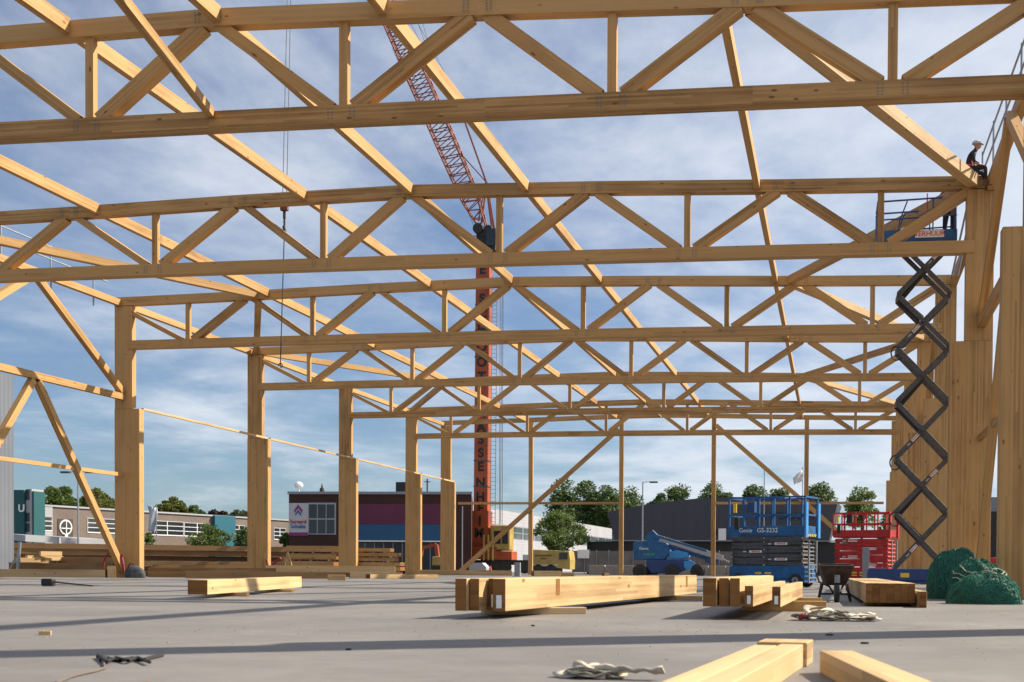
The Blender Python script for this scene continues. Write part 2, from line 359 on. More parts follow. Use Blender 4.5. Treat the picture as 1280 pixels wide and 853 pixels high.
def column(k, side):
    Y = YK[k]
    if side < 0: a, u, l, inner = XLO, XLU, XLL, -1
    else: a, u, l, inner = XRO[k], XRU[k], XRL[k], 1
    top = ztop(a)-TC-.01 if k < 7 else ztop(a)-.3
    lab = {(1, 0): 'stepped column beside the camera, seen only by its shadow band on the slab', (-1, 1): 'left column of the nearest truss, outside the left edge', (-1, 2): 'left column of the second truss, outside the left edge', (-1, 3): 'left hand stepped glulam column carrying the third truss, black bag at its foot', (-1, 4): 'second stepped column of the left row, red hoses at its foot',
           (-1, 5): 'middle column of the left row, beside the stacked boards', (-1, 6): 'slim looking fourth column of the left row, before the brick building',
           (-1, 7): 'last column of the left row, at the gable corner', (1, 1): 'broad stepped column at the right edge of the picture', (1, 2): 'big stepped column under the seated man',
           (1, 3): 'stepped column right behind the raised scissor lift', (1, 4): 'fourth column of the right row, seen between the scissor arms', (1, 5): 'fifth column of the right row, partly behind the lift',
           (1, 6): 'sixth column of the right row, nearly hidden', (1, 7): 'last column of the right row, at the gable corner'}[(side, k)]
    t = thing('stepped_column', lab, 'column', ((a+l)/2, Y, 0), 0, 'stepped glulam columns')
    MB().bar(((a+l)/2, Y, 0), ((a+l)/2, Y, STEP), .32, abs(a-l), side=(0, 1, 0), emi=1).build('lower_shaft', [WOOD, ENDG], t, bevel=.01)
    MB().bar(((a+u)/2, Y, STEP+.002), ((a+u)/2, Y, top), .28, abs(a-u), side=(0, 1, 0), emi=1).build('upper_shaft', [WOOD, ENDG], t, bevel=.01)
    return t
for k in range(1, 8): column(k, -1)
for k in range(0, 8): column(k, 1)
for k in (2,):
    YY = YK[2]

# purlins along the hall
PX = [-21.4, -15.0, -11.85, -8.5, -2.1]
ORDN = ['first', 'second', 'third', 'fourth', 'fifth']
for k in range(0, 6):
    for i, X in enumerate(PX):
        if k == 0 and i in (0, 4): continue
        y0, y1 = YK[k]+(.1 if k == 0 else .0), YK[k+1]
        z = ztop(X)-.12
        if k == 0: lab = 'timber purlin coming over the camera to the nearest truss, %s of the three' % ['', 'left', 'middle', 'right', ''][i]
        else: lab = '%s purlin from the left eave between %s and %s trusses' % (ORDN[i], NTH[k], NTH[k+1])
        zo = 0.0
        o = MB().bar((X, y0+.14, z+zo), (X, y1-.14, z+zo), .16, .30, side=(1, 0, 0), emi=1).build('purlin', [WOOD, ENDG], org=(X, y0, z))
        tag(o, lab, 'purlin', 'purlins between the trusses')
# gable bay purlins
for i, X in enumerate(PX):
    o = MB().bar((X, YK[6]+.14, ztop(X)-.12), (X, YK[7]-.14, ztop(X)-.12), .16, .3, side=(1, 0, 0), emi=1).build('purlin', [WOOD, ENDG], org=(X, YK[6], 11))
    tag(o, '%s purlin from the left eave in the short bay before the gable beam' % ORDN[i], 'purlin', 'purlins between the trusses')
# overhead sway brace reaching the nearest truss
o = MB().bar((-7.4, 11.6, 6.62), (-11.95, YK[1]-.2, 9.32), .12, .2, side=(1, 0, 0), emi=1)
b1 = at(263, 141, YK[1]-.2); b0 = at(150, -4, 17.0); dd = (b0-b1)
o = MB().bar(b1+dd*0, b1+dd*1.6, .14, .17, side=(1, 0, 0), emi=1).build('sway_brace', [WOOD, ENDG], org=b1)
tag(o, 'slanting brace dropping from above the camera onto the nearest truss', 'timber brace')

# zigzag roof bracing at both eaves
def zig(p, q, lab, wd=.26, hh=.26):
    o = MB().bar(p, q, wd, hh, side=(1, 0, 0), emi=1).build('roof_brace', [WOODL if wd > .27 else WOOD, ENDG], org=p); tag(o, lab, 'roof brace', 'diagonal roof braces by the eaves')
nL = lambda k: Vector((NODE[k][1]+.6 if k != 3 else -21.9, YK[k]-.16, ztop(-21.5)-.17)); cL = lambda k: Vector((-27.2, YK[k]-.14, 10.72))
nR = lambda k: Vector((-1.55, YK[k]+.1, ztop(-1.6)-.16)); cR = lambda k: Vector((XRU[k]+.15, YK[k]-.1, 10.74))
J = lambda v, dy: Vector((v.x, v.y+dy, v.z))
zig(J(nR(1), .1), J(cR(2), -.1), 'broad sunlit diagonal brace running down to where the man sits', .3, .3)
zig(J(cR(2), .3), J(nR(3), -.3), 'diagonal roof brace behind the lift platform, second truss to third')
zig(J(nR(3), .1), J(cR(4), -.1), 'diagonal roof brace with bright top, third truss to fourth on the right', .28, .28)
zig(J(cR(4), .3), J(nR(5), -.3), 'diagonal roof brace from fourth column to fifth truss on the right')
zig(J(nR(5), .1), J(cR(6), -.1), 'diagonal roof brace from fifth truss to sixth column on the right', .28, .28)
zig(J(cL(2), .3), J(nL(3), .0), 'diagonal roof brace at upper left, second column to third truss')
zig(J(nL(3), .3), J(cL(4), -.1), 'short looking roof brace from third truss down to second left column')
zig(J(cL(4), .3), J(nL(5), .0), 'diagonal roof brace at left, fourth truss to fifth truss')
zig(J(nL(5), .3), J(cL(6), -.1), 'diagonal roof brace at left, fifth truss to fourth left column')

# eaves plates
for k in range(2, 7):
    o = MB().bar((-27.5, YK[k]+.16, ztop(-27.5)-.22), (-27.5, YK[k+1]-.16, ztop(-27.5)-.22), .2, .24, side=(1, 0, 0), emi=1).build('eaves_beam', [WOOD, ENDG], org=(-27.5, YK[k], 10.7))
    tag(o, 'left eaves beam between %s and %s' % (NTH[k]+' truss', (NTH[k+1]+' truss') if k < 6 else 'gable beam'), 'eaves beam', 'eaves beams of the left wall')
for k in range(0, 7):
    o = MB().bar((XRO[k]-.10, YK[k]+.16, ztop(4)-.22), (XRO[k+1]-.10, YK[k+1]-.16, ztop(4)-.22), .2, .34, side=(1, 0, 0), emi=1).build('eaves_beam', [WOOD, ENDG], org=(4, YK[k], 10.7))
    tag(o, 'right eaves beam between %s and %s' % (NTH[k]+' truss', (NTH[k+1]+' truss') if k < 6 else 'gable beam'), 'eaves beam', 'eaves beams of the right wall')

# braced wall bays (inverted V in two storeys), left bay 2-3, right bays
def wallbay(X0, X1, k, lab, cat='wall bracing', w_=.2, levels=((10.45, 7.2), (6.85, .25))):
    ya, yb = YK[k]+.17, YK[k+1]-.17; ym = (ya+yb)/2
    t = thing('wall_bracing', lab, cat, ((X0+X1)/2, ym, 0), 0, 'braced wall bays')
    X = lambda y: X0+(X1-X0)*(y-ya)/(yb-ya)
    P = lambda y, z, dx=0: Vector((X(y)+dx, y, z))
    MB().bar(P(ya, 7.02), P(yb, 7.02), w_, .24, side=(1, 0, 0), emi=1).build('rail', [WOOD, ENDG], t)
    MB().bar(P(ya, 4.0), P(yb, 4.0), .1, .14, side=(1, 0, 0), emi=1).build('rail', [WOOD, ENDG], t)
    for z0, z1 in levels:
        MB().bar(P(ym+.12, z0), P(yb-.02, z1), w_, .24, side=(1, 0, 0), emi=1).build('brace', [WOOD, ENDG], t)
        MB().bar(P(ym-.12, z0), P(ya+.02, z1), w_, .24, side=(1, 0, 0), emi=1).build('brace', [WOOD, ENDG], t)
wallbay(-27.35, -27.35, 2, 'inverted V wall bracing at the left edge, before the first left column')
wallbay(XRO[1]-.3, XRO[2]-.3, 1, 'inverted V wall bracing at the right edge between the two broad columns')
wallbay(XRO[3]-.3, XRO[4]-.3, 3, 'wall bracing behind the raised scissor lift')

# battens along the column steps
for k in range(3, 7):
    o = MB().bar((-26.72, YK[k]+.17, STEP+.02), (-26.72, YK[k+1]-.17, STEP+.02), .09, .09, side=(1, 0, 0)).build('batten', [WOODL], org=(-26.7, YK[k], STEP))
    tag(o, 'thin batten on the column steps, %s bay from the left' % ORDN[k-3], 'batten', 'battens along the column steps')
# gable wall
Yg = YK[7]
mb = MB()
gx = [-27.7, -22, -15, -11.8, -8, -1.6, 4.4]
for a, b in zip(gx, gx[1:]): mb.bar((a, Yg, ztop(a)-.11), (b, Yg, ztop(b)-.11), .24, .3)
tag(mb.build('gable_beam', [WOOD], org=(-11.8, Yg, 11)), 'farthest pitched beam, on top of the gable posts', 'beam')
for i, X in enumerate((-21.12, -14.62, -8.15, -1.78)):
    o = MB().bar((X, Yg, 0), (X, Yg, ztop(X)-.26), .22, .30, side=(0, 1, 0), emi=1).build('gable_post', [WOOD, ENDG], org=(X, Yg, 0))
    tag(o, '%s slim post of the gable wall, counted from the left' % ORDN[i], 'post', 'slim posts of the gable wall')
gp = [-26.6, -21.12, -14.62, -8.15, -1.78, 3.6]
for i, (a, b) in enumerate(zip(gp, gp[1:])):
    if i == 2: continue
    o = MB().bar((a+.16, Yg, 5.05), (b-.16, Yg, 5.05), .1, .17, emi=1).build('gable_rail', [WOOD, ENDG], org=(a, Yg, 5)); tag(o, 'horizontal gable rail, %s bay from the left' % ORDN[i], 'rail', 'horizontal rails of the gable wall')
o = MB().bar((-14.8, Yg-.22, 10.2), (-26.2, Yg-.22, .2), .18, .30, emi=1).build('gable_brace', [WOOD, ENDG], org=(-26, Yg, 0)); tag(o, 'long slanting gable brace before the crane, foot at the left corner', 'timber brace')
o = MB().bar((-8.0, Yg-.22, 10.4), (3.6, Yg-.22, .3), .18, .30, emi=1).build('gable_brace', [WOOD, ENDG], org=(3.5, Yg, 0)); tag(o, 'long slanting gable brace falling behind the blue scissor lift', 'timber brace')

# temporary edge rails
def guard(name, lab, X, ys, z0, z1s, posts):
    t = thing(name, lab, 'guardrail', (X, posts[0], z0), 0)
    for z in z1s: MB().cyl((X, ys[0], z), (X, ys[1], z), .025).build('rail', STEEL, t)
    for y in posts: MB().cyl((X, y, z0), (X, y, z1s[-1]+.08), .028).build('upright', STEEL, t)
guard('edge_guardrail', 'galvanised guardrail along the upper left eaves', -27.75, (31, 43), 10.3, (11.4, 11.85), (34.2, 37.0, 39.6, 42.1))
guard('edge_guardrail', 'galvanised guardrail above the seated man at upper right', 4.0, (23.5, 34.2), 10.6, (11.45, 11.95), (25, 27.3, 29.6, 31.9, 34.2))
# diagonal steel stays behind the lift platform
for i, (a, b) in enumerate((((1208, 262), (1190, 345)), ((1214, 262), (1197, 345)))):
    p, q = at(*a, 36), at(*b, 36)
    o = MB().cyl(p, q, .03).build('steel_stay', GREYP, org=q); tag(o, '%s of two slanting steel stays beside the lift platform' % ('left', 'right')[i], 'steel stay', 'slanting steel stays')

# ------------------------------------------------------------------ loose timber on the slab
def timber(name, p, dirang, ln, w_, h_, lab, z=0., mats=None, group=None, bevel=.006, cat='timber'):
    """p = near end bottom centre, dirang = heading clockwise from +Y (degrees)."""
    d = Vector((math.sin(R(dirang)), math.cos(R(dirang)), 0)); p = Vector((p[0], p[1], z+h_/2))
    o = MB().bar(p, p+d*ln, w_, h_, side=(d.y, -d.x, 0), emi=1).build(name, mats or [WOODL, ENDG], org=(p.x, p.y, z), bevel=bevel)
    return tag(o, lab, cat, group)
def offs(p, ang, side_, fwd=0):
    d = Vector((math.sin(R(ang)), math.cos(R(ang)), 0)); s_ = Vector((d.y, -d.x, 0)); return Vector(p)+s_*side_+d*fwd
TAGW = WHITE
def endtag(o, p, ang, w_, h_, z):
    q = offs(p, ang, 0, -.004); mb = MB(); mb.box((q.x, q.y, z+.03), w_*.42, .002, h_*.4, -R(ang)); t = mb.build('paper_tag', WHITE, o); return t
# stack A: three long beams, near end left
A0 = gnd(635, 774.0); A1 = gnd(872, 747.5); angA = math.degrees(math.atan2(A1.x-A0.x, A1.y-A0.y)); lnA = (A1-A0).length
la = ['long pale beam nearest the camera in the wide middle pile, sunlit side showing', 'second beam of the middle pile, white paper tag on its end', 'third beam of the middle pile, set slightly forward', 'leftmost beam of the middle pile']
for i, (off, fw, w_) in enumerate(((-.07, 0, .13), (-.22, .25, .12), (-.345, .05, .10), (-.465, 0, .12))):
    p = offs((A0.x, A0.y, 0), angA, off+.0, fw-.06)
    o = timber('glulam_beam', p, angA, lnA-fw, w_, .315, la[i], .075, group='beams of the middle pile')
    if i in (0, 1): endtag(o, p, angA, w_, .315, .075)
    if i == 0:
        for u_ in (1.55, lnA-.9):
            q_ = offs(p, angA, w_/2-.004, u_); MB().bar((q_.x, q_.y, .29), (q_.x+math.sin(R(angA))*.14, q_.y+math.cos(R(angA))*.14, .29), .012, .18, side=(1, 0, 0)).build('slot_shade', ENDG, o)  # dark patch, slightly proud, painted for the shade inside a mortise
mb = MB()
for fw in (2.4, 8.0): pass
timber('bearer', offs((A0.x, A0.y, 0), angA, -.62, .9), angA+52, 1.15, .12, .072, 'loose bearer board poking out from under the middle pile, light chipped end', 0, [WOODL, WOODL], 'bearers under the piles')
timber('bearer', offs((A0.x, A0.y, 0), angA, -.7, lnA*.82), angA+88, 1.1, .1, .072, 'bearer under the far end of the middle pile', 0, [WOODL, ENDG], 'bearers under the piles')
# stack B
B0 = gnd(976, 779.0, 0); B0 = gnd(976, 759.5, .125); angB = 1.2
lb = ['right beam of the short pile by the barrow, paper tag on its end', 'beam with paper tag second from the right in the short pile', 'double height dark ended beam in the middle of the short pile', 'tall beam at the left of the middle in the short pile', 'leftmost tall beam of the short pile, dark end']
for i, (off, fw, w_, h_) in enumerate(((-.045, 0, .085, .205), (-.315, 0, .085, .21), (-.46, .05, .10, .285), (-.575, .1, .10, .285), (-.71, .02, .135, .285))):
    p = offs((B0.x, B0.y, 0), angB, off, fw)
    o = timber('glulam_beam', p, angB, 4.8+.5*(i % 2)+(i > 2)*.6, w_, h_, lb[i], .125, group='beams of the short pile')
    if i < 2: endtag(o, p, angB, w_, h_, .125)
timber('bearer', offs((B0.x, B0.y, 0), angB, -.62, 2.6), 91, 1.0, .12, .123, 'thick bearer under the near end of the short pile', 0, [WOOD, ENDG], 'bearers under the piles')
timber('bearer', offs((B0.x, B0.y, 0), angB, -.62, 4.3), 91, .9, .1, .123, 'thick bearer under the far end of the short pile', 0, [WOOD, ENDG], 'bearers under the piles')
# stack C
Cc = gnd(1114, 754, .05)
for i in range(7):
    timber('glulam_beam', (Cc.x-.30+.096*i, Cc.y, 0), -1.0, 9.5, .092, .27, 'upright board %s from the left in the tight pile by the netting' % ['first', 'second', 'third', 'fourth', 'fifth', 'sixth', 'seventh'][i], .05, group='boards of the tight pile')
timber('glulam_beam', (Cc.x+.40, Cc.y-.35, 0), -1.0, 2.5, .1, .22, 'short offcut leaning at the right of the tight pile', 0.0)
timber('bearer', (Cc.x-.36, Cc.y+.8, 0), 90, .75, .1, .048, 'flat bearer under the tight pile', 0, [WOOD, ENDG], 'bearers under the piles')
# foreground beams
D0 = gnd(1003, 834.5); angD = 5.0
for i, (off, fw, ln) in enumerate(((-.055, 0, 4.6), (-.175, -.12, 4.4))):
    p = offs((D0.x, D0.y, 0), angD, off, fw-ln)
    timber('foreground_beam', p, angD, ln, .115, .118, ['right one of two foreground beams lying side by side at the bottom', 'left one of two foreground beams lying side by side at the bottom'][i], .0, [WOODL, WOODL], 'paired foreground beams', .004)
timber('foreground_offcut', offs((D0.x, D0.y, 0), angD, -.11, .03), angD, .3, .26, .125, 'short cross cut block closing the far end of the paired foreground beams', 0, [WOODL, WOODL])
E0 = gnd(1045, 841)
timber('foreground_beam', offs((E0.x, E0.y, 0), -9, 0, -4.6), -9, 4.6, .16, .108, 'single foreground beam cut off by the bottom right edge', .0, [WOODL, ENDG], None, .004)
# left short beam
S0 = gnd(247, 748.5); S1 = gnd(368, 738)
d = S1-S0; ang = math.degrees(math.atan2(d.x, d.y))
timber('glulam_beam', (S0.x, S0.y, 0), ang, d.length, .29, .22, 'pale short beam alone on the slab at left, shadow stripes across it', .06)
for f_, nm in ((.25, 'near'), (.75, 'far')):
    q = S0+d*f_; timber('bearer', (q.x-.35, q.y-.1, 0), 90+ang*0, .75, .1, .058, 'small bearer under the %s part of the lone left beam' % nm, 0, [WOODL, ENDG], 'bearers under the piles')
# beams lying by the left wall
def lay(a, b, w_, h_, lab, z=0., mats=None, name='long_timber', group='timbers laid along the left side'):
    a = Vector(a); b = Vector(b); d = b-a
    return timber(name, (a.x, a.y, 0), math.degrees(math.atan2(d.x, d.y)), d.length, w_, h_, lab, z, mats, group, 0)
def gy(x, Y): p = at(x, 700, Y); return Vector((p.x, Y, 0))
lay(gy(-20, 42.0), gy(133, 42.6), .2, .30, 'sunlit beam along the slab edge at far left', 0)
lay(gy(135, 42.6), gy(144, 42.7), .25, .45, 'small end piece of beam against the first left column', 0)
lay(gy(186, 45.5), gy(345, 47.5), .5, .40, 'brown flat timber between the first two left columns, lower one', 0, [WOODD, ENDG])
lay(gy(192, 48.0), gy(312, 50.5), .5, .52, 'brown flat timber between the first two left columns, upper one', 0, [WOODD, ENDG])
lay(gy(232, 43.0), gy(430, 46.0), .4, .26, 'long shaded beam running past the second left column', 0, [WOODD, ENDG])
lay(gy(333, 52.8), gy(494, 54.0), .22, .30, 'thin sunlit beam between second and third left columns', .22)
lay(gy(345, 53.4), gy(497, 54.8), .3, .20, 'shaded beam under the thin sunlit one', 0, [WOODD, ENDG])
lay(gy(522, 70), gy(640, 71.5), .3, .32, 'sunlit beam before the foot of the long gable brace', 0)
lay(gy(410, 40.5), gy(432, 40.7), .25, .2, 'small angled offcut lying left of the gable floor', 0)
lay(gy(437, 49.5), gy(500, 50.5), .45, .24, 'light plank bundle on the slab below the stacked boards', 0)
lay(gy(460, 47), gy(545, 50), .3, .18, 'flat plank on the slab before the fourth left column', 0)
lay(gy(666, 62), gy(700, 62.8), .5, .28, 'pale trapezoid offcut behind the middle pile', .05)
lay(gy(700, 63), gy(718, 63.2), .4, .24, 'grey offcut right of the pale trapezoid one', 0)
lay(gy(754, 66), gy(760, 66.2), .3, .24, 'tiny block between second and third gable posts', 0)
# huge stack of long panels outside at left
for j in range(6):
    a = Vector(at(-30+random.uniform(-4, 4), 700, 60)); b = Vector(at(357, 700, 71.5+random.uniform(-.8, .8)))
    lay((a.x, a.y, 0), (b.x, b.y, 0), 1.2, .30, 'very long brown glulam layer, number %s from the bottom of the big left stack' % ['one', 'two', 'three', 'four', 'five', 'six'][j], -.2+j*.315, [WOODD, ENDG], 'long_timber', 'layers of the big left stack')
# small piles before it
for i, (x, y, w_, c_) in enumerate([(20, 700, .5, 0), (33, 697, .25, 1), (50, 692, .4, 0), (53, 698, .35, 0), (34, 703, .5, 0), (70, 701, .9, 1), (80, 699, .4, 0), (110, 708, .2, 0)]):
    p = at(x, y, 50+i*.4)
    o = MB().bar((p.x, p.y, p.z), (p.x+w_*1.1, p.y+.9, p.z), .2, .16, side=(0, 0, 1), emi=1).build('timber_offcut', [WOODL, WOODL], org=(p.x, p.y, 0))
    tag(o, 'small pale offcut in the heap at far left, %s from the left' % ['first', 'second', 'third', 'fourth', 'fifth', 'sixth', 'seventh', 'eighth'][i], 'offcut', 'offcuts heaped at far left')
p = at(20, 715, 50)
o = MB().box((p.x+1.5, 52, 0), 5.5, 1.6, .55).build('timber_heap', [WOODD], org=(p.x+1.5, 52, 0)); tag(o, 'low brown block of boards under the far left offcuts', 'timber')
o = MB().box((at(105, 700, 52).x, 52.6, 0), 3.6, 1.2, .85).build('timber_heap', [WOODD], org=(at(105, 700, 52).x, 52, 0)); tag(o, 'low brown block of boards beside the first left column', 'timber')
# stacked boards between columns
def bstack(x0, x1, Y, n, seed, lab, zh=.26, gap=.12, dz=.0):
    rnd = random.Random(seed)
    for j in range(n):
        a = at(x0+rnd.uniform(-4, 4)*(seed > 1), 700, Y); b = at(x1+rnd.uniform(-10, 6), 700, Y)
        z = dz+j*(zh+gap)
        o = MB().bar((a.x, Y, z+zh/2), (b.x, Y+.3, z+zh/2), 1.1, zh, emi=1).build('board_bundle', [WOOD, ENDG], org=((a.x+b.x)/2, Y, z))
        tag(o, '%s layer from the bottom of the %s' % (['first', 'second', 'third', 'fourth', 'fifth', 'sixth', 'seventh'][j], lab), 'boards', 'layers of the '+lab)
        if j:
            for f_ in (.12, .5, .88):
                q = a+(b-a)*f_; s_ = MB().box((q.x, Y+.1, z-gap), .12, .9, gap-.002).build('spacer', [WOODL], o, org=ORG[o.name])
bstack(362, 424, 66, 4, 1, 'board stack left of the middle left column', .34, .10)
bstack(448, 496, 66, 6, 5, 'ragged board stack right of the middle left column', .2, .07)
# trestle beside stack
t = thing('trestle', 'thin light trestle legs beside the board stack', 'trestle', at(358, 712, 60), 0); p = at(360, 690, 60); q0 = at(353, 712, 60); q1 = at(368, 712, 60)
MB().cyl(p, (q0.x, 60, 0), .035).build('leg', WOODL, t); MB().cyl(p, (q1.x, 60, 0), .035).build('leg', WOODL, t)
# steel stub posts
for x, Y, h_, lab in ((647, 64, .75, 'grey steel stub post standing behind the middle pile'), (1082, 36.5, 1.15, 'grey steel stub post before the red scissor lift')):
    p = gy(x, Y); t = MB(); t.box((p.x, Y, .02), .32 if Y > 50 else .2, .2, h_); t.box((p.x, Y, 0), .5, .4, .02)
    tag(t.build('steel_stub', GREYP, org=(p.x, Y, 0), bevel=.01), lab, 'steel post')

# ------------------------------------------------------------------ machines
def rails(mb, L_, W_, z0, z1, r=.022, n=4, mid=True, x0=0.):
    for z in ([z0+(z1-z0)*.52, z1] if mid else [z1]):
        mb.bar((x0-L_/2, -W_/2, z), (x0+L_/2, -W_/2, z), r*2, r*2, side=(0, 1, 0)); mb.bar((x0-L_/2, W_/2, z), (x0+L_/2, W_/2, z), r*2, r*2, side=(0, 1, 0))
        mb.bar((x0-L_/2, -W_/2, z), (x0-L_/2, W_/2, z), r*2, r*2, side=(1, 0, 0)); mb.bar((x0+L_/2, -W_/2, z), (x0+L_/2, W_/2, z), r*2, r*2, side=(1, 0, 0))
    for i in range(n+1):
        x = x0-L_/2+L_*i/n
        for y in (-W_/2, W_/2): mb.bar((x, y, z0), (x, y, z1), r*2, r*2, side=(1, 0, 0))
def wheel(parent, c, r, wd, ax=(0, 1, 0), rimm=None):
    a = Vector(ax); c = Vector(c); o = MB()
    o.cyl(c-a*wd*.5, c+a*wd*.5, r*.93, n=24); o.cyl(c-a*wd*.36, c+a*wd*.36, r, n=24)
    for i in range(16):
        t = 2*math.pi*i/16; u = a.orthogonal().normalized(); v_ = a.cross(u); q = c+(u*math.cos(t)+v_*math.sin(t))*r*.99
        o.bar(q-a*wd*.42, q+a*wd*.42, r*.13, r*.08, side=(u*-math.sin(t)+v_*math.cos(t)))
    o = o.build('wheel', RUB, parent, local=True)
    MB().cyl(c-a*wd*.52, c+a*wd*.52, r*.52, n=18).build('rim', rimm or GREYP, o, local=True)
    MB().cyl(c-a*wd*.56, c+a*wd*.56, r*.16, n=10).build('hub', BLACK, o, local=True)
def stowed(lab, cx, Y, rz, L_, W_, body, deck, armm, nl, zdeck, hr, letters=None, plates=2, zc=.62):
    t = thing('scissor_lift', lab, 'scissor lift', (cx, Y, 0), rz, 'scissor lifts on the site')
    c = MB(); c.box((0, 0, .14), L_*.98, W_*.9, zc-.16); c.box((0, 0, .24), L_, W_*.97, zc-.30)
    c.prism([(-L_*.49, -W_*.5, .14), (-L_*.46, -W_*.5, .08), (-L_*.30, -W_*.5, .08), (-L_*.27, -W_*.5, .24), (-L_*.49, -W_*.5, .24)], (0, W_, 0))
    ch = c.build('chassis', body, t, local=True, bevel=.012)
    for sx in (-1, 1):
        for sy in (-1, 1): wheel(t, (sx*L_*.38, sy*W_*.44, .19), .19, .13)
    for i, x in enumerate((-.25, .05)):
        MB().box((x, -W_*.49-.004, .36), .2, .006, .06).build('warning_label', YELP, ch, local=True)
        MB().box((x, -W_*.49-.004, .26), .2, .006, .05).build('warning_label', YELP, ch, local=True)
    dz = (zdeck-zc-.04)/nl
    for i in range(nl):
        z = zc+dz*(i+.5); tilt = (1 if i % 2 else -1)*.012
        m = MB()
        for y in ((-W_*.42, W_*.42) if plates == 2 else (-W_*.42, -W_*.2, W_*.2, W_*.42)): m.bar((-L_*.47, y, z-tilt*L_*(1 if plates == 2 else .3)), (L_*.47, y, z+tilt*L_*(1 if plates == 2 else .3)), (.05), dz*(.80 if plates == 2 else .93), side=(0, 1, 0))
        for x in (-L_*.46, 0, L_*.46): m.cyl((x, -W_*.47, z), (x, W_*.47, z), dz*.3)
        a = m.build('scissor_arm', armm, t, local=True)
        if i % 2 == (1 if plates == 2 else 0):
            x = -.35 if (i//2) % 2 else .42
            MB().box((x, -W_*.42-.03, z-dz*.3), .38, .004, dz*.6).build('sign_plate', WHITE, a, local=True)
            text('lettering', 'VERHUUR', dz*.55, REDT, a, (x, -W_*.42-.036, z), (R(90), 0, 0), .001, bold=.002)
            text('lettering', 'zwa', dz*.55, WHITE, a, (x-.34, -W_*.42-.031, z), (R(90), 0, 0), .001, bold=.002)
    p = MB(); p.box((0, 0, zdeck), L_*1.0, W_, .07); p.bar((-L_/2, -W_/2, zdeck+.16), (L_/2, -W_/2, zdeck+.16), .03, .26, side=(0, 1, 0)); p.bar((-L_/2, W_/2, zdeck+.16), (L_/2, W_/2, zdeck+.16), .03, .26, side=(0, 1, 0))
    for sx in (-1, 1): p.bar((sx*L_/2, -W_/2, zdeck+.16), (sx*L_/2, W_/2, zdeck+.16), .03, .26, side=(1, 0, 0))
    pl = p.build('platform', deck, t, local=True, bevel=.006)
    r = MB(); rails(r, L_, W_, zdeck+.07, zdeck+hr, .024, 5); r.build('railing', deck, t, local=True)
    for yy in (-W_*.5, W_*.5): MB().bar((L_*.52, yy, zdeck-.03), (L_*.52, yy, zdeck+hr*.86), .16, .05, side=(0, 1, 0)).build('gate_post', BLUEL if deck == BLUE else deck, t, local=True)
    m = MB()
    for i in range(5): m.bar((L_*.54, -W_*.4, .15+i*.12), (L_*.54, W_*.2, .15+i*.12), .03, .03, side=(1, 0, 0))
    for yy in (-W_*.4, W_*.2): m.bar((L_*.54, yy, .12), (L_*.54, yy, zdeck-.1), .04, .04, side=(1, 0, 0))
    m.build('ladder', GREYP, t, local=True)
    b = MB(); b.box((-L_*.22, -W_*.36, zdeck+hr*.62), .22, .18, .3); b.cyl((-L_*.22, -W_*.36, zdeck+hr*.95), (-L_*.22, -W_*.36, zdeck+hr*1.02), .04)
    b.tube([(-L_*.26, -W_*.4, zdeck+hr*.6), (-L_*.30, -W_*.4, zdeck+hr*.4), (-L_*.29, -W_*.4, zdeck+.1)], .014)
    b.build('control_box', BLUED if deck == BLUE else BLACK, t, local=True, bevel=.01)
    m = MB(); m.box((-L_*.42, -W_*.52, zdeck+hr*.62), .10, .03, .26); m.build('manual_holder', YELP, t, local=True)
    m = MB(); m.box((-L_*.40, -W_*.50, zdeck+hr*.18), .14, .05, .34); m.build('coiled_hose', BLACK, t, local=True, bevel=.02)
    if letters:
        text('lettering', letters[0], .17, WHITE, pl, (-L_*.27, -W_/2-.045, zdeck+.17), (R(90), 0, 0), .001, bold=.0)
        text('lettering', letters[1], .18, WHITE, pl, (L_*.02, -W_/2-.045, zdeck+.17), (R(90), 0, 0), .001, bold=.001)
        m = MB()
        for i in range(6): m.prism([(L_/2+.035, -W_/2+.02+i*.13, zdeck+.0), (L_/2+.035, -W_/2+.08+i*.13, zdeck+.0), (L_/2+.035, -W_/2+.12+i*.13, zdeck+.07), (L_/2+.035, -W_/2+.06+i*.13, zdeck+.07)], (.01, 0, 0))
        m.build('hazard_stripes', YELP, pl, local=True)
    return t
YELP = plain('warning_yellow', (.7, .5, .04), .5)
cxx = at(966, 700, 34.3).x
stowed('blue stowed scissor lift behind the short beam pile, grey folded arms', cxx, 34.3, R(-20), 2.30, .95, BLUE, BLUE, DKST, 7, 1.42, 1.1, ('Genie', 'GS-3232'))
cxx = at(1081, 700, 47.5).x
stowed('red stowed scissor lift between the barrow and the raised lift', cxx, 47.5, R(-20), 2.25, 1.0, RED, RED, RED, 7, 1.75, .95, None, 1)

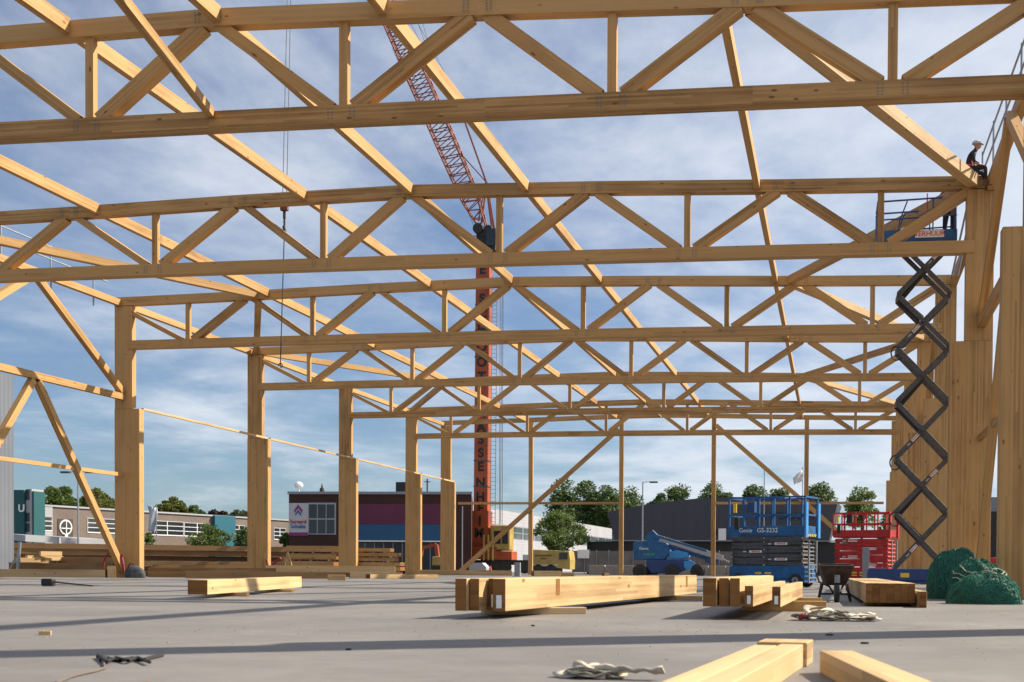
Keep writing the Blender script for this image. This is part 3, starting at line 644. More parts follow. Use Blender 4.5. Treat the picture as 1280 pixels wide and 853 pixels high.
# raised scissor lift
LX, LY = at(1150, 700, 34.6).x, 34.6
t = thing('scissor_lift', 'raised scissor lift reaching up to the second truss, dark zigzag arms', 'scissor lift', (LX, LY, 0), 0, 'scissor lifts on the site')
c = MB(); c.box((-.05, 0, .12), 2.8, 1.1, .42); c.box((-.05, 0, .20), 2.85, 1.16, .26); ch = c.build('chassis', BLUED, t, local=True, bevel=.02)
for sx in (-1, 1):
    for sy in (-1, 1): wheel(t, (sx*1.05-.05, sy*.5, .2), .2, .15)
MB().box((-.45, -.586, .30), .24, .006, .12).build('warning_label', YELP, ch, local=True)
zc = [at(1155, y, LY).z for y in (711, 642, 574, 505, 438, 372, 306)]
lean = 0.0
for i in range(6):
    z0, z1 = zc[i]+.03, zc[i+1]-.03
    for sgn in (1, -1):
        m = MB(); 
        for y in (-.42, .36):
            yy = y+(.05 if sgn > 0 else 0)
            m.bar((-.70*sgn, yy, z0), (.70*sgn, yy, z1), .06, .13, side=(0, 1, 0))
        a = m.build('scissor_arm', DKST, t, local=True, bevel=.008)
        if sgn == 1 and i in (0, 1, 2, 4, 5) or sgn == -1 and False:
            ang = math.atan2(z1-z0, 1.4)
            k_ = -.38 if i in (0, 2, 4) else .38
            cx_, cz_ = k_*math.cos(ang)*1.0, (z0+z1)/2+k_*math.sin(ang)
            dx, dz_ = math.cos(ang)*.22, math.sin(ang)*.22
            MB().bar((cx_-dx*.2, -.403, cz_-dz_*.2), (cx_+dx, -.403, cz_+dz_), .004, .085, side=(0, 1, 0)).build('sign_plate', WHITE, a, local=True)
            text('lettering', 'VERHUUR', .062, REDT, a, (cx_+dx*.4, -.408, cz_+dz_*.4), (R(90), -ang, 0), .001, bold=.001)
            text('lettering', 'zwa', .07, WHITE, a, (cx_-dx*.75, -.404, cz_-dz_*.75), (R(90), -ang, 0), .001, bold=.001)
    m = MB()
    for (x, z) in ((-.70, z0), (.70, z0), (0, (z0+z1)/2), (-.70, z1), (.70, z1)): m.cyl((x, -.5, z), (x, .48, z), .045)
    m.build('cross_tube', DKST, t, local=True)
for i in (0, 2, 4):
    z0, z1 = zc[i], zc[i+1]
    m = MB(); m.cyl((-.62, .0, z1-.05), (.05, .0, z1+.75), .075, n=12); m.cyl((.05, .0, z1+.75), (.3, 0, z1+1.05), .04)
    m.bar((-.66, -.1, z1-.08), (-.05, -.1, z0+.85), .05, .22, side=(0, 1, 0)); m.build('lift_cylinder', BLACK, t, local=True)
for (zz_, n) in ((zc[4]+.1, 0), (zc[2]+.1, 1), (zc[1]+.05, 2)):
    m = MB(); m.tube([(-.72+.16*math.cos(a_), -.3, zz_-.22+.2*math.sin(a_)) for a_ in [i*math.pi/8 for i in range(0, 15)]], .02); m.build('hose', BLACK, t, local=True)
zf = at(1150, 309, LY).z; x0p, x1p = at(1097, 300, LY-.6).x-LX, at(1196, 300, LY-.6).x-LX; xm, Lp = (x0p+x1p)/2, x1p-x0p
p = MB(); p.box((xm, 0, zf), Lp, 1.15, .06); p.bar((x0p, -.575, zf+.17), (x1p, -.575, zf+.17), .03, .3, side=(0, 1, 0)); p.bar((x0p, .575, zf+.17), (x1p, .575, zf+.17), .03, .3, side=(0, 1, 0))
p.bar((x1p, -.575, zf+.17), (x1p, .575, zf+.17), .03, .3, side=(1, 0, 0)); p.bar((x0p, -.575, zf+.17), (x0p, .575, zf+.17), .03, .3, side=(1, 0, 0))
pl = p.build('platform', BLUE, t, local=True, bevel=.006)
r = MB()
for y in (-.575, .575):
    r.tube([(x0p, y, zf+.02), (x0p, y, zf+1.08), (x0p+.1, y, zf+1.13), (x1p, y, zf+1.2)], .025); r.tube([(x0p, y, zf+.62), (x1p, y, zf+.7)], .022)
    r.tube([(x0p+.55, y, zf+.2), (x0p+.6, y, zf+.6), (x0p+.8, y, zf+1.12)], .02); r.tube([(x1p-.04, y, zf+.2), (x1p-.04, y, zf+1.2)], .035); r.tube([(x0p+1.5, y, zf+.2), (x0p+1.5, y, zf+1.15)], .02)
for x in (x0p, x1p): r.tube([(x, -.575, zf+1.13), (x, .575, zf+1.13)], .025)
r.build('railing', BLUED, t, local=True)
sgx = at(1162, 294, LY-.6).x-LX
MB().box((sgx, -.60, zf+.10), .78, .006, .2).build('sign_plate', WHITE, pl, local=True)
text('lettering', 'VERHUUR', .19, REDT, pl, (sgx, -.606, zf+.2), (R(90), 0, 0), .001, bold=.0015, sx=1.0)
MB().cyl((x0p+1.35, -.45, zf+.8), (x0p+1.35, -.45, zf+1.35), .018).build('whip_flag', REDT, t, local=True)

# boom lift
bx0 = at(853, 700, 85).x
t = thing('boom_lift', 'blue articulated boom lift parked beyond the gable posts, boom lowered to the right', 'boom lift', (bx0, 85, -.2), R(0))
s = 1/17.55
def bl(x, y): p = at(x, y, 85); return (p.x-bx0, p.z+.2)
c = MB()
pts = [(811, 700), (862, 700), (866, 709), (850, 717), (816, 717), (810, 708)]
c.prism([(bl(*q)[0], -.9, bl(*q)[1]) for q in pts], (0, 1.8, 0)); c.build('chassis', BLUED, t, local=True, bevel=.03)
for x, y_, r_ in ((803, -1.1, .50), (843, -1.25, .50), (874, -1.0, .50), (812, 1.1, .5)):
    q = bl(x, 712); wheel(t, (q[0], y_, .5), .5, .36, ax=(0.25, 1, 0) if x > 870 else (0, 1, 0), rimm=BLACK)
c = MB(); pts = [(793, 679), (796, 677.5), (821, 676), (833, 679), (837, 685), (838, 692), (832, 700), (794, 700)]
c.prism([(bl(*q)[0], -.75, bl(*q)[1]) for q in pts], (0, 1.6, 0)); b_ = c.build('turntable_cover', BLUE, t, local=True, bevel=.05)
q = bl(807, 687); text('lettering', 'Genie', .28, WHITE, b_, (q[0], -.78, q[1]+.05), (R(90), 0, 0), .002)
q = bl(813, 691); text('lettering', 'hybrid', .3, plain('green_lettering', (.1, .4, .12), .5), b_, (q[0], -.78, q[1]-.12), (R(90), 0, 0), .002)
c = MB(); pts = [(836, 690), (848, 688), (861, 691), (862, 697), (852, 699), (838, 699)]
c.prism([(bl(*q)[0], -.5, bl(*q)[1]) for q in pts], (0, 1., 0)); c.build('hydraulic_cover', BLUEL, t, local=True, bevel=.04)
c = MB(); pts = [(857, 702), (866, 701), (870, 704), (869, 711), (860, 713), (857, 709)]
c.prism([(bl(*q)[0], -1.05, bl(*q)[1]) for q in pts], (0, .8, 0)); c.build('front_guard', BLUEL, t, local=True, bevel=.04)
def bb(a, b, y_, h_, w_, nm, m_):
    A, B = bl(*a), bl(*b); MB().bar((A[0], y_, A[1]), (B[0], y_, B[1]), w_, h_, side=(0, 1, 0)).build(nm, m_, t, local=True, bevel=.01)
bb((813, 669), (904, 698), -.35, .38, .35, 'main_boom', STEEL)
bb((812, 667.5), (884, 689), -.35, .16, .42, 'boom_top_rail', BLUE)
bb((812, 668), (822, 678), -.3, .8, .5, 'boom_riser', BLUE)
bb((830, 682), (890, 700), -.1, .28, .3, 'lower_boom', BLUE)
bb((884, 698), (897, 705), -.35, .5, .3, 'jib_mount', BLUED)
bb((900, 697), (912, 703), -.35, .12, .2, 'jib', STEEL)

# ------------------------------------------------------------------ crane
CY = 120.
cb = at(602, 706, CY); ct = at(606, 286, CY)
t = thing('mobile_crane', 'tall orange mobile tower crane with lattice jib behind the gable wall', 'crane', (cb.x, CY, -.2), 0)
m = MB(); mw = 1.42
ax = (ct-cb)
def mp(f_): return cb+ax*f_
fz = lambda y: (706-y)/(706-286.)
for a, b, w_ in ((.15, .99, 1.42), (.10, .16, 1.75), (.02, .11, 2.1)):
    m.bar(mp(a), mp(b), w_*.9, w_, side=(0, 1, 0))
mast = m.build('mast', ORNG, t, bevel=0)
for f_ in [i/13 for i in range(2, 13)]: q = mp(f_); MB().box((q.x, CY, q.z), 1.52, 1.36, .12).build('mast_collar', DKST, mast)
for ch, y in (('E', 339), ('S', 375), ('C', 394), ('H', 413), ('O', 435), ('O', 454), ('T', 472), ('W', 518), ('A', 535), ('S', 550), ('S', 567), ('E', 584), ('N', 604), ('H', 622), ('E', 636), ('I', 652), ('M', 667)):
    q = mp(fz(y)); w_ = .66 if y < 640 else .8
    lt = text('lettering', ch, 1.3, BLACK, mast, (q.x-ORG[t.name].x, q.y-.9 if y > 640 else q.y-.66, q.z+.2), (R(90), 0, 0), .01, bold=.05)
    lt.location = (q.x-cb.x, -.66 if y < 640 else (-.81 if y < 660 else -.97), q.z+.2)
# ladder tower beside it
m = MB()
for x in (613.5, 619.5, 626): m.cyl(at(x-.5, 655, CY-.3), at(x+2, 345, CY-.3), .04, n=5)
for i in range(62):
    y = 352+i*5; k_ = (655-y)/310*2.5-.5; m.cyl(at(613.5+k_, y, CY-.3), at(619.5+k_, y, CY-.3), .028, n=4)
m.build('ladder', STEEL, t)
m = MB()
for x in (624, 627.5): m.cyl(at(x, 690, CY-.6), at(x+1.5, 345, CY-.6), .03, n=4)
m.build('hoist_ropes', DKST, t)
# head and cab
m = MB(); q = at(607, 300, CY); m.box((q.x-.1, CY, q.z-1.2), 1.3, 1.3, 2.0); m.box((q.x+.9, CY-.6, q.z-1.4), .9, 1.1, 1.7); m.cyl((q.x-.6, CY-.8, q.z+1.0), (q.x-.6, CY+.8, q.z+1.0), .55, n=14); m.cyl((q.x+.5, CY-.8, q.z+.9), (q.x+.5, CY+.8, q.z+.9), .4, n=14); m.bar((q.x-1.6, CY-.8, q.z+.2), (q.x+1.7, CY-.8, q.z+.2), .08, .08); m.build('jib_head', BLACK, t, bevel=.05)
q = at(618, 300, CY); MB().box((q.x, CY-1.25, q.z-.9), 1.0, .06, 1.7).build('cab_window', GLASS, t)
# lattice jib
jb, jt = at(606, 290, CY), at(463, -40, CY)
def lattice(a, b, w0, w1, n, nm, par, r=.07):
    d = (b-a).normalized(); s_ = Vector((0, 1, 0)); u_ = s_.cross(d).normalized(); m = MB(); ln = (b-a).length
    def cor(f_, i):
        wd = w0+(w1-w0)*min(1, f_*3); wd = wd*(1 if f_ > .12 else .35+f_/.12*.65)
        return a+(b-a)*f_+u_*wd/2*(1, 1, -1, -1)[i]+s_*wd/2*(1, -1, -1, 1)[i]
    for i in range(4):
        for j in range(n): m.cyl(cor(j/n, i), cor((j+1)/n, i), r, n=4, cap=False)
        k_ = (i+1) % 4
        for j in range(n):
            m.cyl(cor(j/n, i), cor((j+.5)/n, k_), r*.6, n=4, cap=False); m.cyl(cor((j+.5)/n, k_), cor((j+1)/n, i), r*.6, n=4, cap=False)
    return m.build(nm, ORNL, par)
lattice(jb, jt, 1.6, 1.9, 30, 'lattice_jib', t, .095)
m = MB()
f1, f2 = at(608, 228, CY), at(583, 158, CY)
for dy in (-.5, .5):
    D = Vector((0, dy, 0)); m.cyl(at(617, 290, CY)+D, f1+D*.3, .11, n=5); m.cyl(f1+D*.3, at(600, 278, CY)+D, .09, n=5)
    m.cyl(f1+D*.3, at(566, 110, CY)+D*.3, .07, n=5); m.cyl(f1+D*.3, at(574, 190, CY)+D*.3, .06, n=5)
    m.cyl(at(552, 106, CY)+D*.3, at(544, 86, CY)+D*.3, .16, n=5); m.cyl(at(552, 112, CY)+D*.3, at(540, 88, CY)+D*.3, .06, n=5)
m.build('stay_frame', ORNL, t)
m = MB()
for a, b in (((566, 110), (520, 25)), ((543, 86), (512, 0)), ((545, 86), (520, 0)), ((490, 60), (578, 255)), ((484, 30), (600, 300)), ((512, 0), (470, -100)), ((543, 86), (498, 0))):
    m.cyl(at(*a, CY), at(*b, CY), .028, n=4)
m.build('stay_ropes', DKST, t)
# carrier
m = MB(); q = at(612, 706, CY); m.box((q.x+.2, CY, .75), 10.5, 2.8, .5); m.build('carrier_deck', BLACK, t)
for x in (572, 590, 622, 636, 660):
    qq = at(x, 700, CY); MB().cyl((qq.x, CY-1.5, .5), (qq.x, CY-1.1, .5), .62, n=18).build('wheel', RUB, t)
m = MB(); q = at(625, 700, CY); m.box((q.x, CY-.4, 1.25), 3.3, 2.2, .9); m.box((at(610, 700, CY).x, CY-.5, 1.3), 2.6, 2.2, 1.3); m.build('turntable', ORNG, t, bevel=.06)
q = at(629, 700, CY); m = MB(); m.box((q.x, CY-.5, 2.2), 2.1, 1.6, 3.0-.4); cbn = m.build('operator_cab', YEL, t, bevel=.15)
m = MB(); m.box((q.x-.25, CY-1.33, 2.9), .7, .05, 1.3); m.box((q.x+.55, CY-1.33, 2.9), .6, .05, 1.3); m.build('window', GLASS, cbn)
for i in range(3):
    qq = at(620+i*5.5, 700, CY); MB().cyl((qq.x-.8, CY-1.7, 1.2), (qq.x-.8, CY-1.7, 3.8), .12).build('exhaust_stack', YEL, t)

# hoist line and hook block in the hall
hp = at(355.5, 262, 38)
t = thing('hook_block', 'hook block with chain hanging on two wires left of centre', 'hook block', hp, 0)
m = MB()
for a, b in ((362, 353), (366, 358)): m.cyl(at(a, -120, 38), at(b, 259, 38), .012, n=5)
m.build('wire', DKST, t)
m = MB(); m.box((hp.x, 38, hp.z-.05), .26, .14, .16); m.build('block', plain('rusty_block', (.12, .04, .02), .7), t, bevel=.02)
m = MB(); m.cyl((hp.x, 38, hp.z-.05), (hp.x, 38, hp.z-.3), .05); m.cyl((hp.x, 38, hp.z-.3), (hp.x, 38, hp.z-.55), .035); m.cyl((hp.x-.02, 38, hp.z-.55), (hp.x+.02, 38, hp.z-.75), .055); m.build('swivel_chain', BLACK, t, bevel=.01)
q = at(350.5, 457, 38)
MB().cyl((hp.x, 38, hp.z-.7), q, .018, n=5).build('sling', BLACK, t)
m = MB(); m.tube([q+Vector((.07*math.sin(a_), 0, -.07-.07*math.cos(a_)+.07)) for a_ in [i*math.pi/5 for i in range(9)]], .018); m.build('hook', BLACK, t)

# ------------------------------------------------------------------ wheelbarrow, netting, straps, small things
bp_ = gnd(1044, 752.5)
t = thing('wheelbarrow', 'dark rusty wheelbarrow seen from its wheel end beside the short pile', 'wheelbarrow', (bp_.x, bp_.y, 0), R(4))
RUST = plain('rusty_barrow_steel', (.055, .036, .028), .8, 0, .45, 8, .2)
m = MB(); zt, zb = .56, .27
top = [(-.25, -.38, zt), (.25, -.38, zt), (.25, .42, zt+.03), (-.25, .42, zt+.03)]; bot = [(-.14, -.16, zb), (.14, -.16, zb), (.16, .30, zb), (-.16, .30, zb)]
m.face(bot[::-1]); 
for i in range(4): j = (i+1) % 4; m.face([bot[i], bot[j], top[j], top[i]])
tr = m.build('tray', RUST, t, local=True); so_ = tr.modifiers.new('s', 'SOLIDIFY'); so_.thickness = .012
m = MB(); m.tube([Vector(p_) for p_ in top+top[:1]], .014); m.build('rim', RUST, t, local=True)
m = MB(); m.cyl((-.035, -.30, .15), (.035, -.30, .15), .15, n=22); wh = m.build('wheel', RUB, t, local=True)
MB().cyl((-.045, -.30, .15), (.045, -.30, .15), .07, n=14).build('rim', GREYP, wh, local=True)
m = MB()
for s_ in (-1, 1):
    m.tube([(s_*.06, -.32, .15), (s_*.10, -.1, .24), (s_*.22, .5, .30), (s_*.27, .85, .50)], .016)
m.build('frame', BLACK, t, local=True)
for s_ in (-1, 1):
    MB().tube([(s_*.19, .05, .28), (s_*.25, .12, .01), (s_*.25, .30, .01), (s_*.19, .42, .30)], .015).build('leg', BLACK, t, local=True)
MB().bar((-.22, .1, .12), (.22, .1, .12), .02, .03).build('crossbar', BLACK, t, local=True)
MB().cyl((0, -.36, .30), (0, -.36, .42), .045).build('nose_bracket', GREYP, t, local=True)

def netmat():
    m, t_, b = newmat('green_netting'); N = t_.nodes.new; L = t_.links.new
    tc = N('ShaderNodeTexCoord'); n = N('ShaderNodeTexNoise'); n.inputs['Scale'].default_value = 26; n.inputs['Detail'].default_value = 6; n.inputs['Distortion'].default_value = 2.5; L(tc.outputs['Object'], n.inputs[0])
    r = N('ShaderNodeValToRGB'); L(n.outputs[0], r.inputs[0]); e = r.color_ramp.elements
    e[0].position = .38; e[0].color = (.001, .018, .014, 1); e[1].position = .62; e[1].color = (.005, .11, .072, 1)
    L(r.outputs[0], b.inputs['Base Color']); b.inputs['Roughness'].default_value = .7
    bp = N('ShaderNodeBump'); bp.inputs['Strength'].default_value = .8; bp.inputs['Distance'].default_value = .03; L(n.outputs[0], bp.inputs['Height']); L(bp.outputs[0], b.inputs['Normal'])
    return m
NET = netmat()
STRAND = plain('green_net_strands', (.006, .14, .09), .6, 0, .3, 9)
STRANDL = plain('pale_rope', (.30, .33, .24), .8, 0, .3, 9)
def netheap(cx, cy, rx, ry, h, lab, seed, nst=170, pale=6, blue=0):
    rnd = random.Random(seed)
    t = thing('netting_heap', lab, 'netting', (cx, cy, 0), 0, 'green netting heaps')
    ph = [rnd.uniform(0, 6.3) for _ in range(8)]
    def rad(th, el):
        return 1+.07*math.sin(2*th+ph[0])*math.cos(el)+.035*math.sin(5*th+ph[1]+3*el)+.03*math.sin(4*el+3*th+ph[2])+.012*math.sin(11*th+ph[3]-7*el)
    def P(th, el, k=1.):
        q = rad(th, el)*k; ce = math.cos(el)**.8
        return Vector((rx*q*ce*math.cos(th), ry*q*ce*math.sin(th), max(0, h*(math.sin(el)**1.0 if el > 0 else 0)*q)))
    m = MB(); n, k_ = 48, 16
    for i in range(n):
        for j in range(k_):
            a, b = 2*math.pi*i/n, 2*math.pi*(i+1)/n; c, d_ = math.pi/2*j/k_, math.pi/2*(j+1)/k_*.9999
            m.face([P(a, c), P(b, c), P(b, d_), P(a, d_)])
    m.build('net_bulk', NET, t, local=True, smooth=True)
    m = MB()
    for i in range(nst):
        th, el = rnd.uniform(0, 6.3), rnd.uniform(0, 1.4); dth, de = rnd.uniform(-.35, .35), rnd.uniform(-.25, .25); pts = []
        for s_ in range(7):
            pts.append(P(th, min(1.5, max(.01, el)), 1.0+rnd.uniform(0, .022))); th += dth*.35+rnd.uniform(-.08, .08); el += de*.4+rnd.uniform(-.08, .08)
        m.tube(pts, .0042, 4)
    m.build('net_strands', STRAND, t, local=True)
    if pale:
        m = MB()
        for i in range(pale):
            th, el = rnd.uniform(3.4, 5.8), rnd.uniform(.5, 1.1); pts = []
            dth = rnd.uniform(.12, .25)
            for s_ in range(9): pts.append(P(th, min(1.5, max(.02, el)), 1.05)); th += dth; el += rnd.uniform(-.12, .06)
            m.tube(pts, .011, 5)
        m.build('rope', STRANDL, t, local=True)
q = gnd(1200, 750); netheap(q.x+.0, q.y+.7, .47, .5, .84, 'tall round heap of green netting beside the raised lift', 3, 620, 3)
q = gnd(1222, 752); netheap(q.x+.05, q.y+.40, .48, .42, .66, 'middle green netting heap tied with pale rope', 8, 520, 9)
q = gnd(1234, 755.5); netheap(q.x+.0, q.y+.22, .56, .42, .45, 'low green netting heap nearest the camera', 5, 700, 0)
q = gnd(1290, 746); netheap(q.x+.1, q.y+.5, .42, .4, .42, 'green netting heap cut off by the right edge', 6, 300, 0)

def ribbon(m, pts, wd, ph=0., tw=1.2, th=.004):
    """a flat strap as one continuous strip following pts, its width direction turning slowly."""
    pts = [Vector(p_) for p_ in pts]; A = []; B = []
    for i, p in enumerate(pts):
        d = (pts[min(i+1, len(pts)-1)]-pts[max(i-1, 0)]).normalized(); flat = Vector((d.y, -d.x, 0))
        if flat.length < .1: flat = Vector((1, 0, 0))
        flat.normalize(); up = flat.cross(d); a_ = ph+tw*math.sin(i*.45+ph); sd_ = flat*math.cos(a_)+up*math.sin(a_)
        lo = max(0, .004+abs(sd_.z)*wd/2-p.z); q = p+Vector((0, 0, lo)); A.append(q-sd_*wd/2); B.append(q+sd_*wd/2)
    for i in range(len(pts)-1): m.face([A[i], A[i+1], B[i+1], B[i]])
def straps(cx, cy, sx, sy, h, lab, seed, n=9, wd=.06, tail=True):
    rnd = random.Random(seed)
    t = thing('lifting_straps', lab, 'straps', (cx, cy, 0), 0, 'crumpled lifting straps')
    for k_ in range(n):
        ox, oy = rnd.uniform(-1, 1)*sx*.75, rnd.uniform(-1, 1)*sy*.6; r_ = rnd.uniform(.35, .9)*sy; hh = rnd.uniform(.25, 1)*h*(1-.5*abs(ox)/sx)
        ph = rnd.uniform(0, 6.3); tl = rnd.uniform(3.5, 7.5); dr = rnd.uniform(-.5, .5)*sx; m = MB(); pts = []
        for i in range(40):
            u_ = i/39; a = ph+tl*u_
            pts.append((ox+r_*1.3*math.cos(a)+dr*(u_-.5), oy+r_*.8*math.sin(a), .008+.002*k_+hh*max(0, math.sin(u_*math.pi*rnd.choice((1, 1))+0))*abs(math.sin(a*.7+ph))))
        ribbon(m, pts, wd*1.25, rnd.uniform(-.3, .3), rnd.uniform(.1, .55)); o = m.build('strap_loop', STRAP, t, local=True, smooth=True); q_ = o.modifiers.new('s', 'SOLIDIFY'); q_.thickness = .003
    if tail:
        m = MB(); ribbon(m, [(sx*(.3+.09*i), -sy*(.3+.03*i), .012+.03*abs(math.sin(i*.55))) for i in range(13)], wd, 0, .25); o = m.build('strap_end', STRAP, t, local=True, smooth=True); q_ = o.modifiers.new('s', 'SOLIDIFY'); q_.thickness = .006
    return t
q = gnd(1048, 776); t = straps(q.x, q.y, .30, .20, .14, 'crumpled cream lifting straps on the slab before the barrow', 4, 15, .05)
m = MB(); m.tube([(-.38, -.05, .03), (-.33, -.08, .05), (-.28, -.05, .03)], .03); m.build('red_label', plain('faded_red_tag', (.35, .06, .05), .8), t, local=True)
q = gnd(738, 847); t = straps(q.x, q.y, .10, .09, .07, 'crumpled white straps lying at bottom centre', 9, 8, .045, False)
m = MB(); ribbon(m, [(.04+.022*i, -.05-.002*i, .03+.012*abs(math.sin(i*.8))) for i in range(15)], .055, .5, .3); o = m.build('strap_end', STRAP, t, local=True, smooth=True); q_ = o.modifiers.new('s', 'SOLIDIFY'); q_.thickness = .012
# sledgehammer
q = gnd(60, 733); 
t = thing('sledgehammer', 'sledgehammer with dark head lying on the slab at left', 'sledgehammer', (q.x, q.y, 0), 0)
MB().bar((-.13, 0, .09), (.15, .0, .09), .16, .17, side=(0, 1, 0)).build('head', BLACK, t, local=True, bevel=.03)
MB().cyl((.12, 0, .1), (1.5, -.6, .03), .02, .017).build('handle', plain('brown_handle', (.10, .05, .03), .6), t, local=True)
# black plastic strap with cord
q = gnd(128, 831); t = thing('black_cable', 'frayed black cable tangle on the slab at lower left', 'cable', (q.x, q.y, 0), 0)
m = MB(); P_ = [gnd(x, y, .01)-Vector((q.x, q.y, 0)) for x, y in ((122, 821), (130, 820), (127, 826), (134, 823), (150, 826), (165, 823), (180, 825), (190, 822), (203, 819))]; m.tube(P_, .011)
P_ = [gnd(x, y, .018)-Vector((q.x, q.y, 0)) for x, y in ((123, 819), (133, 827), (145, 822), (160, 826), (172, 822), (187, 828))]; m.tube(P_, .009)
m.build('tangle', BLACK, t, local=True)
m = MB(); P_ = [gnd(x, y, .008)-Vector((q.x, q.y, 0)) for x, y in ((70, 854), (88, 846), (104, 842), (118, 839), (131, 835), (129, 828), (125, 822))]; m.tube(P_, .007)
m.build('cord', plain('grey_brown_cord', (.12, .10, .09), .9), t, local=True)
q = gnd(49, 794); tag(MB().bar((q.x, q.y, .014), (q.x+.07, q.y+.03, .014), .04, .028).build('wood_chip', [WOODL], org=(q.x, q.y, 0)), 'single tiny wood chip on the slab at lower left', 'wood chip')
for i, (x, y) in enumerate(((1037, 794.5), (1081, 805))):
    q = gnd(x, y); tag(MB().cyl((q.x, q.y, 0), (q.x, q.y, .012), .028, n=16).build('plastic_disc', BLACK, org=(q.x, q.y, 0)), ['left', 'right'][i]+' of two small black plastic discs on the slab', 'disc', 'small black discs')
for i, (x, y) in enumerate(((433, 813), (664, 783), (1045, 768))):
    q = gnd(x, y); tag(MB().bar((q.x, q.y, .006), (q.x+.03, q.y, .006), .02, .012).build('debris_bit', BLACK, org=(q.x, q.y, 0)), 'tiny dark bit of debris on the slab, %s from left' % ORDN[i], 'debris')
# bag at the first left column
q = gy(172, 43.0); m = MB(); rnd = random.Random(2)
n = 12; prof = [(0, .62), (.12, .66), (.3, .55), (.42, .35), (.47, .1)]
t = thing('work_bag', 'dark grey crumpled bag against the foot of the first left column', 'bag', (q.x, q.y-.2, 0), 0)
for j in range(4):
    for i in range(n):
        def V(jj, ii): z, r = prof[jj]; a = 2*math.pi*(ii % n)/n; k_ = 1+.16*math.sin(3*a+jj)+.1*math.sin(7*a); return (r*k_*math.cos(a)*.62, r*k_*math.sin(a)*.4, z*1.)
        m.face([V(j, i), V(j, i+1), V(j+1, i+1), V(j+1, i)])
m.build('bag_body', plain('grey_bag_fabric', (.05, .055, .065), .8, 0, .5, 5), t, local=True, smooth=True)
MB().tube([(-.2, -.1, .42), (-.1, -.15, .55), (.05, -.12, .5)], .02).build('bag_handle', BLACK, t, local=True)
# hoses
for nm, Y_, pts, lab, r in (('red_hose', 43.2, ((155, 716), (154, 706), (152, 697), (153, 693)), 'thick red hose standing at the foot of the first left column', .055),
                      ('red_hose', 44.0, ((129, 711), (130, 702), (134, 694), (140, 689.5)), 'dark red hose bent against the left stack', .035),
                      ('red_hose', 54.0, ((336, 711), (334, 704), (333, 699)), 'dark red hose at the left side of the second column foot', .055),
                      ('red_hose', 54.0, ((338, 711), (342, 705), (347, 701), (351, 698)), 'red ribbon like hose leaning right of the second column foot', .055)):
    m = MB(); m.tube([at(x, y, Y_-.4) for x, y in pts], r, 8); tag(m.build(nm, plain('hose_red', (.22, .01, .012), .6), org=at(*pts[0], Y_-.4)), lab, 'hose', 'red hoses at the column feet')

# ------------------------------------------------------------------ people
def skinbody(name, joints, edges, mat, parent, sub=2):
    me = bpy.data.meshes.new(name); keys = list(joints); me.from_pydata([joints[k][0] for k in keys], [(keys.index(a), keys.index(b)) for a, b in edges], [])
    o = bpy.data.objects.new(name, me); COL.objects.link(o); o.parent = parent; ORG[o.name] = Vector()
    sk = o.modifiers.new('skin', 'SKIN'); sk.use_smooth_shade = True
    o.modifiers.new('sub', 'SUBSURF').levels = sub; o.modifiers['sub'].render_levels = sub
    for i, k in enumerate(keys):
        r = joints[k][1]; r = r if isinstance(r, tuple) else (r, r); me.skin_vertices[0].data[i].radius = r; me.skin_vertices[0].data[i].use_root = (i == 0)
    me.materials.append(mat); return o
def ball(m, c, rx, ry, rz, n=14, k=9, z0=-1., mi=0):
    for j in range(k):
        for i in range(n):
            def V(jj, ii):
                e = math.asin(z0)+(math.pi/2-math.asin(z0))*jj/k; a = 2*math.pi*ii/n
                return (c[0]+rx*math.cos(e)*math.cos(a), c[1]+ry*math.cos(e)*math.sin(a), c[2]+rz*math.sin(e))
            m.face([V(j, i), V(j, i+1), V(j+1, i+1), V(j+1, i)], None, mi)
def hand(parent, w_, d, mat):
    """palm and five fingers as one skinned figure; w_ wrist, d pointing direction."""
    d = Vector(d).normalized(); s_ = d.cross(Vector((0, 0, 1))).normalized(); u_ = s_.cross(d)
    J = {'w': (Vector(w_), .026), 'p': (Vector(w_)+d*.05, (.036, .018))}; E = [('w', 'p')]
    for i, (o_, ln) in enumerate(((-.028, .062), (-.010, .075), (.010, .07), (.027, .055))):
        a, b, c = 'a%d' % i, 'b%d' % i, 'c%d' % i
        J[a] = (Vector(w_)+d*.088+s_*o_, .010); J[b] = (J[a][0]+d*ln*.6-u_*.012, .009); J[c] = (J[b][0]+d*ln*.25-u_*.03, .008); E += [('p', a), (a, b), (b, c)]
    J['t'] = (Vector(w_)+d*.04-s_*.045, .012); J['t2'] = (Vector(w_)+d*.085-s_*.06-u_*.01, .010); E += [('w', 't'), ('t', 't2')]
    return skinbody('hand', J, E, mat, parent, 1)
# seated man (faces +X), astride the right eaves beam at the second column
sz = 10.86; Ys = YK[2]-.42
mx = at(1211, 225, Ys).x
t = thing('person', 'man in black work clothes and white helmet sitting on the timber corner, looking down', 'person', (mx, Ys, sz), 0, 'workers at height')
J = {'hip': ((0, 0, .11), (.15, .17)), 'waist': ((.0, 0, .27), (.125, .15)), 'chest': ((.06, 0, .45), (.13, .17)), 'neckb': ((.13, 0, .60), (.07, .08)), 'neck': ((.17, 0, .67), .052), 'head0': ((.20, 0, .74), .06),
     'shR': ((.09, -.19, .53), .065), 'elR': ((.12, -.24, .27), .047), 'wrR': ((.32, -.14, .20), .033), 'shL': ((.09, .19, .53), .065), 'elL': ((.16, .25, .28), .047), 'wrL': ((.34, .12, .22), .033)}
E_ = [('hip', 'waist'), ('waist', 'chest'), ('chest', 'neckb'), ('neckb', 'neck'), ('neck', 'head0'), ('neckb', 'shR'), ('shR', 'elR'), ('elR', 'wrR'), ('neckb', 'shL'), ('shL', 'elL'), ('elL', 'wrL')]
